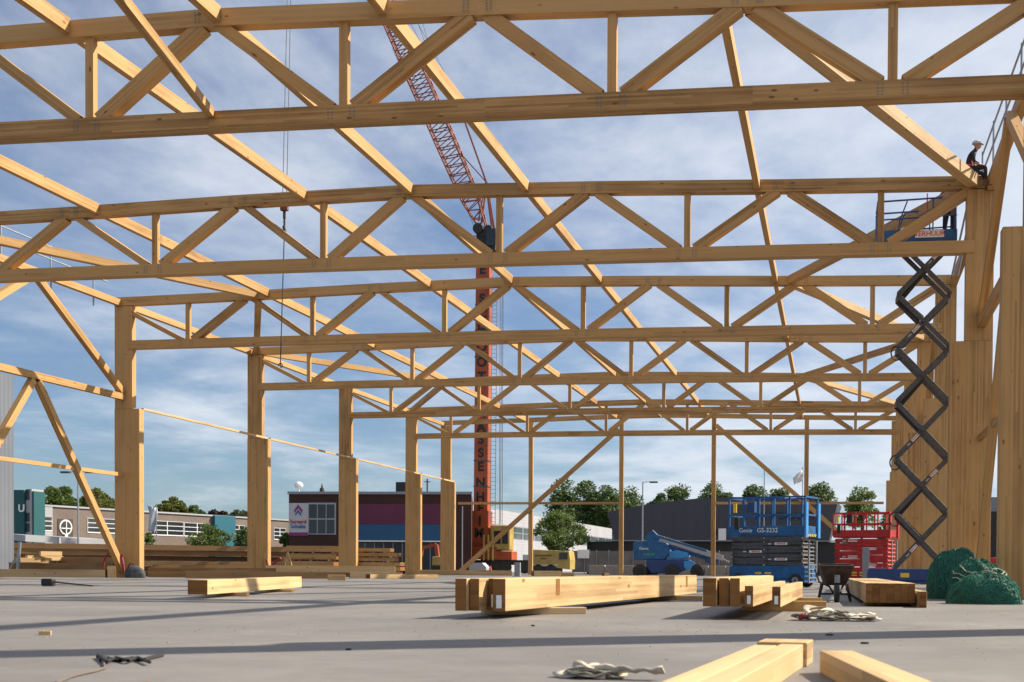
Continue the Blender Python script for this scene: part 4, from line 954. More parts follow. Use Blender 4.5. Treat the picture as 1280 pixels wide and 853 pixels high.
legs = {'hR': ((.05, -.10, .10), .10), 'kR': ((.46, -.17, .13), .068), 'aR': ((.44, -.20, -.32), .045), 'hL': ((.05, .10, .10), .10), 'kL': ((.44, .26, .08), .068), 'aL': ((.58, .34, -.34), .045)}
J.update(legs); E_ += [('hip', 'hR'), ('hR', 'kR'), ('kR', 'aR'), ('hip', 'hL'), ('hL', 'kL'), ('kL', 'aL')]
bd = skinbody('body', J, E_, CLOTH, t)
m = MB(); ball(m, (.235, 0, .80), .095, .075, .12); ball(m, (.325, 0, .775), .02, .014, .02, 8, 5); ball(m, (.235, -.078, .79), .018, .012, .03, 8, 5); ball(m, (.235, .078, .79), .018, .012, .03, 8, 5)
ball(m, (.20, 0, .70), .055, .055, .09, 10, 6)
t.scale = (.9, .9, .9)
hd = m.build('head', SKIN, t, local=True, smooth=True)
m = MB()
for s_ in (-1, 1): ball(m, (.318, s_*.03, .81), .012, .012, .009, 8, 5)
m.box((.315, 0, .735), .02, .05, .008); m.build('eyes_and_mouth', BLACK, hd, local=True)
m = MB(); ball(m, (.215, 0, .845), .14, .115, .115, 18, 8, 0.); m.cyl((.235, 0, .838), (.235, 0, .85), .145, .135, 18); m.prism([(.31, -.09, .835), (.41, -.06, .815), (.41, .06, .815), (.31, .09, .835)], (0, 0, .014)); m.build('helmet', plain('scuffed_white_helmet', (.42, .43, .45), .5), t, local=True, smooth=True)
for s_, w_ in ((-1, (.32, -.14, .20)), (1, (.34, .12, .22))): hand(t, w_, (.9, -s_*.35, -.25), SKIN)
m = MB(); m.cyl((.125, -.232, .24), (.32, -.142, .20), .044, .036, 10); m.build('forearm', SKIN, t, local=True, smooth=True)
for y, x in ((-.20, .44), (.34, .58)):
    m = MB(); m.prism([(x-.09, y-.05, -.42), (x+.20, y-.05, -.42), (x+.20, y-.05, -.36), (x+.08, y-.05, -.30), (x+.06, y-.05, -.24), (x-.08, y-.05, -.24)], (0, .10, 0)); m.build('boot', TAN, t, local=True, bevel=.025)
m = MB(); m.tube([(-.14, -.14, .14), (-.05, -.19, .20), (.10, -.18, .16)], .02); m.tube([(.12, -.17, .44), (.05, -.19, .30), (.08, -.18, .18)], .014); m.build('tool_belt', REDT, t, local=True)
# worker on the platform, seen from behind
wx = at(1187, 290, LY).x
t = thing('person', 'worker in dark clothes standing on the raised lift platform, head behind the truss', 'person', (wx, LY, zf+.061), 0, 'workers at height')
J = {'hip': ((0, 0, .93), (.17, .13)), 'waist': ((0, 0, 1.10), (.15, .11)), 'chest': ((0, .02, 1.32), (.18, .12)), 'neckb': ((0, .03, 1.47), (.08, .07)), 'neck': ((0, .04, 1.54), .055), 'hd': ((0, .05, 1.60), .06),
     'sR': ((.20, 0, 1.42), .065), 'eR': ((.30, .12, 1.22), .048), 'wR': ((.22, .34, 1.30), .033), 'sL': ((-.20, 0, 1.42), .065), 'eL': ((-.32, .14, 1.24), .048), 'wL': ((-.25, .36, 1.36), .033),
     'h1': ((.10, 0, .88), .10), 'k1': ((.12, .02, .48), .068), 'a1': ((.12, 0, .12), .05), 'h2': ((-.10, 0, .88), .10), 'k2': ((-.13, .03, .48), .068), 'a2': ((-.14, 0, .12), .05)}
E_ = [('hip', 'waist'), ('waist', 'chest'), ('chest', 'neckb'), ('neckb', 'neck'), ('neck', 'hd'), ('neckb', 'sR'), ('sR', 'eR'), ('eR', 'wR'), ('neckb', 'sL'), ('sL', 'eL'), ('eL', 'wL'), ('hip', 'h1'), ('h1', 'k1'), ('k1', 'a1'), ('hip', 'h2'), ('h2', 'k2'), ('k2', 'a2')]
skinbody('body', J, E_, NAVY, t)
m = MB(); ball(m, (0, .05, 1.69), .078, .095, .12); ball(m, (0, .15, 1.67), .014, .02, .02, 8, 5); ball(m, (.08, .05, 1.68), .012, .018, .03, 8, 5); ball(m, (-.08, .05, 1.68), .012, .018, .03, 8, 5); m.build('head', SKIN, t, local=True, smooth=True)
m = MB(); ball(m, (0, .05, 1.72), .12, .14, .12, 18, 8, 0.); m.build('helmet', REDT, t, local=True, smooth=True)
for s_ in (-1, 1): hand(t, (s_*.235, .35, 1.33), (0, .9, .3), SKIN)
for x in (.12, -.14):
    m = MB(); m.prism([(x-.05, -.09, 0), (x-.05, .19, 0), (x-.05, .19, .06), (x-.05, .07, .13), (x-.05, -.08, .15)], (.1, 0, 0)); m.build('boot', TAN, t, local=True, bevel=.02)
m = MB(); m.box((0.08, -.13, .78), .14, .06, .2); m.box((-.14, -.12, .84), .10, .06, .14); m.build('tool_pouch', TAN, t, local=True, bevel=.02)

# ------------------------------------------------------------------ surroundings
def slab_between(m, a, b, z0, z1, th, mi=0):
    a = Vector((a[0], a[1], 0)); b = Vector((b[0], b[1], 0)); mid = (z0+z1)/2
    d = (b-a).normalized(); n_ = Vector((-d.y, d.x, 0))*th/2
    m.bar(Vector((a.x, a.y, mid))+n_, Vector((b.x, b.y, mid))+n_, th, z1-z0, side=n_.normalized(), mi=mi); return m
class Fac:
    """a facade from world point a to b; p(u, z, out) gives points in front of it."""
    def __init__(s, a, b): s.a = Vector((a[0], a[1], 0)); s.b = Vector((b[0], b[1], 0)); s.d = (s.b-s.a).normalized(); s.n = Vector((s.d.y, -s.d.x, 0)); s.L = (s.b-s.a).length
    def panel(s, m, u0, u1, z0, z1, out=.03, th=.05, mi=0):
        A = s.a+s.d*u0+s.n*(out-th/2)+Vector((0, 0, (z0+z1)/2)); B = s.a+s.d*u1+s.n*(out-th/2)+Vector((0, 0, (z0+z1)/2)); m.bar(A, B, th, z1-z0, side=s.n, mi=mi); return m
def HZ(x, y, Y): return at(x, y, Y).z
# brick building
BY = 112.
xa, xb = at(361, 700, BY).x, at(586, 700, BY).x; ztp = HZ(470, 617.5, BY)
fb = Fac((xa, BY), (xb, BY+.8))
t = thing('brick_building', 'dark red brick building with a tall pictogram sign and magenta blue panels', 'building', ((xa+xb)/2, BY+8, -.2), 0)
vd = Vector((xb+1.5, BY+.8, 0)).normalized()*14
foot = [Vector((xa, BY, -.2)), Vector((xb, BY+.8, -.2)), Vector((xb, BY+.8, -.2))+vd, Vector((xa, BY, -.2))+vd]
m = MB(); m.prism(foot, (0, 0, ztp+.2)); bw = m.build('wall', BRICK, t)
U = lambda x: (at(x, 700, BY).x-xa)
m = MB(); m.prism([f_+Vector((0, 0, ztp+.2)) for f_ in foot], (0, 0, .2)); fb.panel(m, -.1, fb.L+.1, ztp-.02, ztp+.24, .12, .1); m.build('roof', GREYP, t)
zz0 = lambda y: HZ(450, y, BY)
m = MB(); fb.panel(m, U(361.5), U(385), zz0(666), zz0(629), .08, .08); sg = m.build('sign', plain('sign_white', (.42, .43, .47), .5), t)
PURP = plain('sign_magenta', (.22, .02, .14), .5); CYB = plain('sign_blue', (.02, .10, .27), .5)
m = MB(); fb.panel(m, U(361.5), U(385), zz0(670), zz0(666.5), .08, .08); m.build('sign_footer', PURP, t)
def chev(x, y, s_, m_):
    c = fb.a+fb.d*U(x)+fb.n*.10; m = MB(); z = zz0(y)
    for sg_ in (-1, 1):
        m.prism([c+Vector((0, 0, z)), c+Vector((sg_*s_, 0, z-s_*1.25)), c+Vector((sg_*s_, 0, z-s_*2.1)), c+Vector((sg_*s_*.0, 0, z-s_*.85))], fb.n*.01)
    m.build('emblem', m_, sg)
chev(373, 631, .42, PURP); chev(373, 637.5, .30, CYB)
q = fb.a+fb.d*U(373)-ORG[t.name]
text('lettering', 'Bernard', .52, plain('sign_red', (.35, .05, .06), .5), sg, (q.x, q.y-.12, zz0(652.5)+.2), (R(90), 0, 0), .01, bold=.01)
text('lettering', 'Schulte', .52, CYB, sg, (q.x, q.y-.12, zz0(658.5)+.2), (R(90), 0, 0), .01, bold=.01)
m = MB(); fb.panel(m, U(385), U(419), zz0(668.5), zz0(628.5), .05, .05); wf = m.build('window', plain('window_frame_grey', (.30, .31, .36), .5), t)
for i in range(3):
    for j in range(2):
        m = MB(); fb.panel(m, U(386+i*10.8), U(395.6+i*10.8), zz0(667.2-j*19.2), zz0(649.8-j*19.2), .07, .03); m.build('pane', GLASS, wf)
m = MB(); fb.panel(m, U(442), U(560), zz0(655), zz0(630), .08, .08); m.build('magenta_panels', corrugated('magenta_panels', (.10, .012, .045), 1.6, 0, .6, .2), t)
m = MB(); fb.panel(m, U(442), U(560), zz0(675.5), zz0(655.3), .08, .08); m.build('blue_panels', corrugated('blue_panels', (.010, .075, .17), 1.6, 0, .6, .2), t)
m = MB(); fb.panel(m, U(440), U(562), zz0(677.2), zz0(675.7), .35, .35); m.build('canopy', WHITE, t)
m = MB(); fb.panel(m, U(442), U(560), .1, zz0(678), .03, .05); gl = m.build('shopfront', GLASS, t)
for i in range(11):
    m = MB(); fb.panel(m, U(443+i*11.5), U(443.9+i*11.5), .1, zz0(678), .07, .04); m.build('mullion', GREYP, gl)
for x, h_, lab in ((373.5, .9, 'small white weather dome on the brick building roof'), (402.5, .7, 'small roof vent on the brick building, left'), (503, 1.2, 'square dark roof unit on the brick building'), (534, 1.5, 'thin roof mast on the brick building')):
    p = at(x, 617, BY+2); m = MB()
    if h_ == .9: m.cyl((p.x, BY+2, ztp+.2), (p.x, BY+2, ztp+.7), .08); ball(m, (p.x, BY+2, ztp+1.0), .42, .42, .35)
    elif h_ == 1.5: m.cyl((p.x, BY+2, ztp), (p.x, BY+2, ztp+1.6), .07); m.cyl((p.x-.3, BY+2, ztp+1.3), (p.x+.3, BY+2, ztp+1.3), .04)
    elif h_ == 1.2: m.box((p.x, BY+2, ztp+.1), 1., 1., 1.15)
    else: m.cyl((p.x, BY+2, ztp+.1), (p.x, BY+2, ztp+.7), .32, .2); m.cyl((p.x, BY+2, ztp+.7), (p.x, BY+2, ztp+1.2), .12, .02)
    tag(m.build('roof_unit', WHITE if h_ == .9 else BLACK, org=(p.x, BY+2, ztp)), lab, 'roof unit')

# school building at left
def Hline(x, y, H): # depth at which image point (x,y) has world height H
    d = ray(x, y); k_ = (H-HC)/d[2]; return Vector(C0+d*k_)
H = 7.0
pa, pb = Hline(28, 631.5, H), Hline(362, 651.5, H)
fs = Fac((pa.x, pa.y), (pb.x, pb.y))
t = thing('school_building', 'long low brown brick building with banded white windows at left', 'building', (pa+pb)*.5*Vector((1, 1, 0)) if False else ((pa.x+pb.x)/2, (pa.y+pb.y)/2, -.2), 0)
m = MB(); slab_between(m, (pa.x, pa.y), (pb.x, pb.y), -.2, H, 12); m.build('wall', BRICKG, t)
m = MB(); fs.panel(m, -.2, fs.L+.2, H, H+.2, .15, 12.4); m.build('roof', PORC, t)
def uof(x):   # parameter along the facade hit by image column x
    d = ray(x, 660); n_ = fs.n; k_ = (fs.a-Vector(C0)).dot(n_)/Vector(d).dot(n_); return (Vector(C0+d*k_)-fs.a).dot(fs.d)
FRW = plain('white_window_frame', (.6, .6, .6), .6)
for x0, x1, zt_ in ((40, 65, 5.9), (109, 147, 5.95), (188, 229, 6.05), (230, 262, 6.0), (292, 305, 6.0), (342, 357, 5.9)):
    u0, u1 = uof(x0), uof(x1); m = MB(); fs.panel(m, u0, u1, 4.2, zt_, .06, .06); wn = m.build('window', FRW, t)
    nn = max(2, int((u1-u0)/1.9))
    for i in range(nn):
        for j in range(3):
            a_ = u0+(u1-u0)*i/nn; b_ = u0+(u1-u0)*(i+1)/nn; m = MB(); z_ = 4.3+(zt_-4.3)*j/3
            fs.panel(m, a_+.08, b_-.08, z_+.06, z_+(zt_-4.3)/3-.05, .08, .03); m.build('pane', GLASS, wn)
m = MB(); fs.panel(m, uof(40), uof(65), 5.8, 7.15, .1, .1); fs.panel(m, uof(40), uof(65), .5, 4.15, .1, .1); m.build('white_panels', PORC, t)
# round window
uu = uof(81.5); c = fs.a+fs.d*uu+Vector((0, 0, 4.75)); m = MB(); fs.panel(m, uu-1.05, uu+1.05, 3.7, 5.7, .05, .05); rw = m.build('window', plain('brown_frame', (.05, .035, .03), .7), t)
m = MB(); m.cyl(c+fs.n*.04, c+fs.n*.12, .88, n=28); m.build('round_frame', FRW, rw)
m = MB(); m.cyl(c+fs.n*.10, c+fs.n*.14, .70, n=28); m.build('pane', GLASS, rw)
m = MB(); fs.panel(m, uu-.06, uu+.06, 4.05, 5.45, .2, .04); fs.panel(m, uu-.7, uu+.7, 4.55, 4.68, .19, .04); fs.panel(m, uu-.2, uu+.2, 3.6, 3.95, .2, .1); m.build('glazing_bars', FRW, rw)
TEAL = plain('teal_panel', (.008, .075, .085), .5); TEALB = plain('blue_teal_panel', (.01, .10, .15), .5)
m = MB(); fs.panel(m, uof(265), uof(291), .2, 7.15, .5, .8); tb = m.build('teal_bay', TEALB, t)
# teal sign tower at far left
ty = 108; m = MB(); x0, x1 = at(17.5, 700, ty).x, at(30, 700, ty).x; z1 = HZ(25, 610, ty)
t = thing('sign_tower', 'dark teal sign tower with white letter U beside the corrugated wall', 'sign tower', ((x0+x1)/2, ty, -.2), 0)
m.box(((x0+x1)/2, ty+1, -.2), x1-x0, 2, z1); tw = m.build('tower_body', TEAL, t)
text('lettering', 'U', 1.0, WHITE, tw, (.3, -.03, HZ(25, 636, ty)+.2), (R(90), 0, 0), .01, bold=.03)
m = MB(); x2, x3 = at(30.2, 700, ty).x, at(37.5, 700, ty).x; m.box(((x2+x3)/2, ty+1.2, -.2), x3-x2, 1.8, z1+.1); sp_ = m.build('pale_panel', PORC, t)
for ya, yb in ((612, 625), (641, 652), (654, 665)):
    m = MB(); m.box(((x2+x3)/2-.1, ty+.28, HZ(34, yb, ty)), (x3-x2)*.55, .05, HZ(34, ya, ty)-HZ(34, yb, ty)); m.build('window', GLASS, sp_)
m = MB(); x4 = at(39.3, 700, ty).x; m.box(((x3+x4)/2+.03, ty+1.2, -.2), x4-x3, 1.7, z1-.1); m.build('edge_fin', TEAL, t)
# low canopy
a, b = at(20, 672, 96), at(124, 677.5, 104); m = MB(); m.bar(a, b, 2.5, .55, side=(0, 1, 0)); m.bar((a.x+4, a.y, a.z/2), (a.x+4.2, a.y, a.z/2), .2, a.z); 
tag(m.build('flat_canopy', PORC, org=(a.x, a.y, 0)), 'long flat pale canopy before the brown brick building', 'canopy')
# corrugated building at far left
c0 = at(17.5, 700, 60); m = MB(); m.box((c0.x-8, 51, -.2), 16, 18, HZ(17, 470, 60)+.2)
t = thing('corrugated_building', 'tall blue grey corrugated sheet building at the left edge', 'building', (c0.x-8, 57, -.2), 0); m.build('wall', CORR, t)
m = MB(); m.bar((c0.x+.03, 42, HZ(17, 469, 60)), (c0.x+.03, 60, HZ(17, 469, 60)), .2, .16); m.build('roof_trim', GREYP, t)
# small step ladder post
p = gy(24, 49.5); m = MB(); m.bar((p.x-.1, 49.5, 0), (p.x+.05, 49.5, 1.5), .1, .1); m.bar((p.x-.9, 49.9, 0), (p.x-.1, 49.6, 1.1), .05, .05); m.bar((p.x-.6, 49.6, .55), (p.x, 49.6, .6), .05, .05)
tag(m.build('steel_prop', STEEL, org=(p.x, 49.5, 0)), 'slanting steel prop before the corrugated building', 'steel prop')

# white clad office building, centre
H = 9.2
pa, pb = Hline(583, 630.5, H), Hline(765, 661, H)
fs = Fac((pa.x, pa.y), (pb.x, pb.y))
t = thing('office_building', 'pale grey clad office building with long window band behind the crane', 'building', ((pa.x+pb.x)/2, (pa.y+pb.y)/2, -.2), 0)
m = MB(); slab_between(m, (pa.x, pa.y), (pb.x, pb.y), -.2, H, 14); m.build('wall', WCLAD, t)
n_w = 14
for i in range(n_w):
    u0, u1 = fs.L*(i+.04)/n_w, fs.L*(i+.96)/n_w; m = MB(); fs.panel(m, u0, u1, 5.0, 7.0, .05, .06); wn = m.build('window', plain('office_frame', (.2, .21, .23), .5) if i == 0 else bpy.data.materials['office_frame'], t)
    for j in range(2):
        for k_ in range(2):
            a_, b_ = u0+(u1-u0)*j/2, u0+(u1-u0)*(j+1)/2; m = MB(); fs.panel(m, a_+.1, b_-.1, 5.1+k_*.95, 5.9+k_*.95, .07, .03)
            m.build('pane', OFG if 'OFG' in globals() else globals().setdefault('OFG', plain('office_glass', (.05, .075, .085), .2, 0, .5, .2)), wn)
for i in (4, 5, 6, 9):
    m = MB(); fs.panel(m, fs.L*i/n_w, fs.L*(i+.7)/n_w, .3, 2.6, .05, .06); m.build('window', GLASS, t)
pc = Hline(772, 665, 8.4)
m = MB(); slab_between(m, (pb.x, pb.y+2), (pc.x+5, pc.y+8), -.2, 8.0, 8); m.build('blue_annex', plain('annex_blue', (.03, .06, .14), .5), t)
# dark hall
HY = 134.
prof = [(759, 641), (790, 634), (830, 627.5), (870, 623.5), (910, 621.5), (950, 621.5), (1000, 624), (1047, 628), (1036, 678), (769, 678)]
t = thing('dark_warehouse', 'dark grey warehouse with shallow curved roof behind the blue lift', 'building', (at(900, 700, HY).x, HY, -.2), 0)
m = MB(); m.prism([at(x, y, HY) for x, y in prof], (0, 40, 0)); dw = m.build('wall', DARKC, t)
m = MB(); a, b = at(735, 677, HY+.8), at(1050, 678, HY+.8); m.bar((a.x, HY+.8, a.z/2-.1), (b.x, HY+.8, a.z/2-.1), 1.2, a.z+.2); m.build('black_base', BLACK, t)
m = MB(); m.bar((a.x, HY-.2, a.z+.1), (b.x, HY-.2, b.z+.1), .2, .12); m.build('gutter', GREYP, t)
q = at(982, 645.5, HY)-ORG[t.name]; text('lettering', 'DE SPECIALIST', 1.05, BLACK, dw, (q.x, q.y-.06, q.z), (R(90), 0, 0), .02, bold=.03)
m = MB(); p = at(903, 668, HY); m.box((p.x, HY-.15, HZ(903, 676, HY)), .85, .2, HZ(903, 661, HY)-HZ(903, 676, HY)); m.build('white_door', WHITE, dw)
m = MB(); p = at(896, 665, HY); m.box((p.x, HY-.12, HZ(896, 668, HY)), .7, .2, .6); m.build('window', BLACK, dw)
m = MB(); m.prism([at(x, y, HY-.1) for x, y in ((1047, 628), (1052, 634), (1040, 672), (1036, 678))], (0, 1, 0)); m.build('pale_edge', PORC, dw)
# site fence and blocks
t = thing('mesh_fence', 'grey mesh site fence with dark screening before the warehouse', 'fence', at(765, 700, 110)*1, 0)
FEN = plain('fence_screen', (.14, .13, .125), .8, 0, .25, 1.2)
m = MB(); a, b = at(716, 687, 110), at(915, 689, 110); m.bar((a.x, 110, 1.1), (b.x, 110, 1.1), .05, 2.0); m.build('screen', FEN, t)
for i in range(14):
    x = a.x+(b.x-a.x)*i/13; MB().cyl((x, 109.9, -.1), (x, 109.9, 2.2), .04, n=6).build('fence_post', GREYP, t)
m = MB(); p = at(727, 695, 109); m.box((p.x, 109.8, 1.4), 1.1, .03, .8); m.build('notice_board', WHITE, t)
a, b = at(736, 712, 100), at(930, 712, 100)
for i in range(9):
    x = a.x+(b.x-a.x)*(i+.5)/9; o = MB().box((x, 100, -.2), (b.x-a.x)/9*.93, .6, .95).build('concrete_block', plain('pale_block', (.25, .22, .19), .9) if i == 0 else bpy.data.materials['pale_block'], org=(x, 100, -.2), bevel=.03)
    tag(o, 'pale concrete block in the low row before the fence, number %s from the left' % ['one', 'two', 'three', 'four', 'five', 'six', 'seven', 'eight', 'nine'][i], 'concrete block', 'concrete blocks before the fence')
# yellow truck
vy = 104.; vx0, vx1 = at(666, 700, vy).x, at(715.5, 700, vy).x; vc = (vx0+vx1)/2; VL = vx1-vx0
t = thing('flatbed_truck', 'yellow truck cab and engine body parked behind the second gable post', 'truck', (vc, vy, -.2), 0)
m = MB(); m.prism([(-VL/2, -.9, .9), (VL/2-.02, -.9, .55), (VL/2, -.9, 1.4), (VL/2-.12, -.9, 2.15), (VL*.2, -.9, 2.2), (-VL/2, -.9, 2.3)], (0, 2.1, 0)); b_ = m.build('body', YEL, t, local=True, bevel=.04)
m = MB(); m.box((VL*.33, -.93, 1.45), .75, .05, .58); m.build('window', GLASS, b_, local=True)
m = MB(); m.box((-VL*.13, -.93, .9), VL*.66, .04, .06); m.build('trim', WHITE, b_, local=True)
text('lettering', 'WASSENHEIM', .26, BLACK, b_, (-VL*.17, -.93, 1.75), (R(90), 0, 0), .004)
text('lettering', 'ASSEN', .2, BLACK, b_, (-VL*.17, -.93, 1.5), (R(90), 0, 0), .004)
m = MB(); m.box((-VL*.15, 0, .3), VL*.7, 1.7, .62); m.build('underbody', BLACK, t, local=True)
for x in (-VL*.30, VL*.02):
    MB().cyl((x, -.95, .5), (x, -.6, .5), .5, n=18).build('wheel', RUB, t, local=True)
# white container boxes beneath crane
p = gy(597, 92); m = MB(); m.prism([(p.x-.7, 92, -.2), (p.x+.7, 92, -.2), (p.x+.7, 92, .5), (p.x+.35, 92, .85), (p.x-.7, 92, .85)], (0, 1, 0)); tag(m.build('concrete_weight', PORC, org=(p.x, 92, -.2)), 'white ballast block with one sloping corner under the crane deck', 'ballast block')
p = gy(613, 91); m = MB(); m.cyl((p.x, 91, -.1), (p.x, 91, .62), .2, .04, 12); m.box((p.x, 91, -.2), .5, .5, .1); tag(m.build('traffic_cone', plain('cone_orange', (.5, .08, .03), .6), org=(p.x, 91, -.2)), 'orange traffic cone under the crane deck', 'cone')
# site bits by brick building: orange machine
p = gy(546, 98); t = thing('mini_excavator', 'orange small excavator arm between the last two left columns', 'excavator', (p.x, 98, -.2), 0)
m = MB(); m.box((.5, 0, .3), 1.6, 1.2, .5); m.build('tracks', BLACK, t, local=True, bevel=.1)
m = MB(); m.box((.5, 0, .8), 1.5, 1.1, .8); m.build('body', YEL, t, local=True, bevel=.08)
m = MB(); m.bar((.2, -.2, 1.2), (0, -.2, 2.6), .25, .3, side=(0, 1, 0)); m.bar((0, -.2, 2.6), (-1.2, -.2, 2.3), .2, .25, side=(0, 1, 0)); m.bar((-1.2, -.2, 2.3), (-1.3, -.2, 1.6), .2, .2, side=(0, 1, 0)); m.build('arm', ORNG, t, local=True)
# right background between columns
p = at(1241, 700, 75); m = MB(); m.box((p.x+2, 76, -.2), 9, 3, HZ(1241, 640, 75)+.2); tag(m.build('black_fence', BLACK, org=(p.x, 76, -.2)), 'black screen wall between the two right columns', 'wall')
m = MB(); m.box((p.x+2, 80, -.2), 10, 3, HZ(1241, 621, 78)+.2); tag(m.build('grey_wall', GREYP, org=(p.x, 80, -.2)), 'grey wall standing behind the black screen', 'wall')
p = gy(1242, 60); t = thing('compressor', 'small red site compressor between the two right columns', 'compressor', (p.x, 60, 0), 0)
m = MB(); m.box((0, 0, .25), .9, .6, .9); m.build('casing', RED, t, local=True, bevel=.06); m = MB(); m.tube([(-.2, -.2, 1.1), (-.1, -.2, 1.9), (.2, -.2, 2.2), (.3, -.2, 1.9)], .05); m.build('hose', BLACK, t, local=True); m = MB(); m.cyl((.3, 0, 1.1), (.3, 0, 2.6), .06); m.cyl((.3, 0, 2.6), (.3, 0, 2.9), .12); m.build('mast', RED, t, local=True)

# lamp posts, flags, poles
def lamp(x, ytop, Y, lab, arm, r=.08):
    p = at(x, ytop, Y); t = thing('street_lamp', lab, 'street lamp', (p.x, Y, -.2), 0)
    MB().cyl((p.x, Y, -.2), (p.x, Y, p.z), r, r*.6, 10).build('pole', STEEL, t)
    for s_ in arm:
        MB().bar((p.x, Y, p.z), (p.x+s_*.9, Y, p.z+.05), .06, .06).build('arm', STEEL, t); MB().box((p.x+s_*1.1, Y, p.z-.08), .8, .3, .16).build('lamp_head', DKST, t, bevel=.03)
lamp(97.5, 590.5, 90, 'tall lamp post with two heads seen past the left wall brace', (-1, 1), .09)
lamp(803.5, 603, 118, 'single arm street lamp before the dark warehouse', (1,), .1)
for x, yt, Y, lab in ((955.5, 586, 108, 'thin grey pole rising behind the blue scissor lift'), (578, 633, 104, 'thin pole by the corner of the brick building')):
    p = at(x, yt, Y); tag(MB().cyl((p.x, Y, -.2), (p.x, Y, p.z), .06, .045, 8).build('thin_pole', STEEL, org=(p.x, Y, -.2)), lab, 'pole')
def flag(x, yt, Y, pts, lab, m_, text_=None):
    p = at(x, yt, Y); t = thing('flagpole', lab, 'flagpole', (p.x, Y, -.2), 0); MB().cyl((p.x, Y, -.2), (p.x, Y, p.z), .05, .04, 8).build('pole', STEEL, t)
    m = MB(); n = 8; tl, tr, br, bl_ = [at(a, b, Y) for a, b in pts]
    for i in range(n):
        for j in range(n):
            def V(u, v_): q = (tl*(1-u)+tr*u)*(1-v_)+(bl_*(1-u)+br*u)*v_; return q+Vector((0, .25*math.sin(u*7+v_*4), .05*math.sin(u*5)))
            m.face([V(i/n, j/n), V((i+1)/n, j/n), V((i+1)/n, (j+1)/n), V(i/n, (j+1)/n)])
    f_ = m.build('flag', m_, t, smooth=True); s_ = f_.modifiers.new('s', 'SOLIDIFY'); s_.thickness = .02
flag(1003.5, 584, 125, ((991, 598), (1003, 587), (1003, 601), (993, 606)), 'flagpole with white and black flag above the warehouse', WHITE)
flag(195.5, 630, 100, ((184, 632), (195, 634), (195, 668), (187, 664)), 'flagpole with long pale banner between the first two left columns', plain('pale_banner', (.35, .42, .50), .7, 0, .3, .6))
p = at(585, 622, 140)
flag(588, 615, 140, ((581, 622), (588, 617), (588, 632), (582, 636)), 'red and white flag beside the crane mast', plain('faded_flag_red', (.5, .12, .14), .7, 0, .5, .8))

# ------------------------------------------------------------------ trees
def leafmat(name, c1, c2):
    m, t_, b = newmat(name); N = t_.nodes.new; L = t_.links.new
    tc = N('ShaderNodeTexCoord'); n = N('ShaderNodeTexNoise'); n.inputs['Scale'].default_value = .9; n.inputs['Detail'].default_value = 5; L(tc.outputs['Object'], n.inputs[0])
    r = N('ShaderNodeValToRGB'); L(n.outputs[0], r.inputs[0]); e = r.color_ramp.elements; e[0].position = .35; e[0].color = (*c1, 1); e[1].position = .65; e[1].color = (*c2, 1)
    L(r.outputs[0], b.inputs['Base Color']); b.inputs['Roughness'].default_value = .6
    tr = N('ShaderNodeBsdfTranslucent'); L(r.outputs[0], tr.inputs[0]); mx_ = N('ShaderNodeMixShader'); mx_.inputs[0].default_value = .5
    L(b.outputs[0], mx_.inputs[1]); L(tr.outputs[0], mx_.inputs[2]); L(mx_.outputs[0], t_.nodes['Material Output'].inputs[0]); return m
LG = leafmat('fresh_green_leaves', (.075, .12, .025), (.16, .24, .05)); LD = leafmat('dark_green_leaves', (.045, .09, .024), (.11, .18, .045))
LY = leafmat('yellow_green_leaves', (.10, .12, .02), (.17, .19, .035)); LP = leafmat('bronze_leaves', (.03, .016, .016), (.05, .03, .028)); LW = leafmat('grey_green_leaves', (.05, .07, .035), (.10, .12, .06))
BARK = plain('bark', (.07, .05, .038), .9, 0, .3, 3)
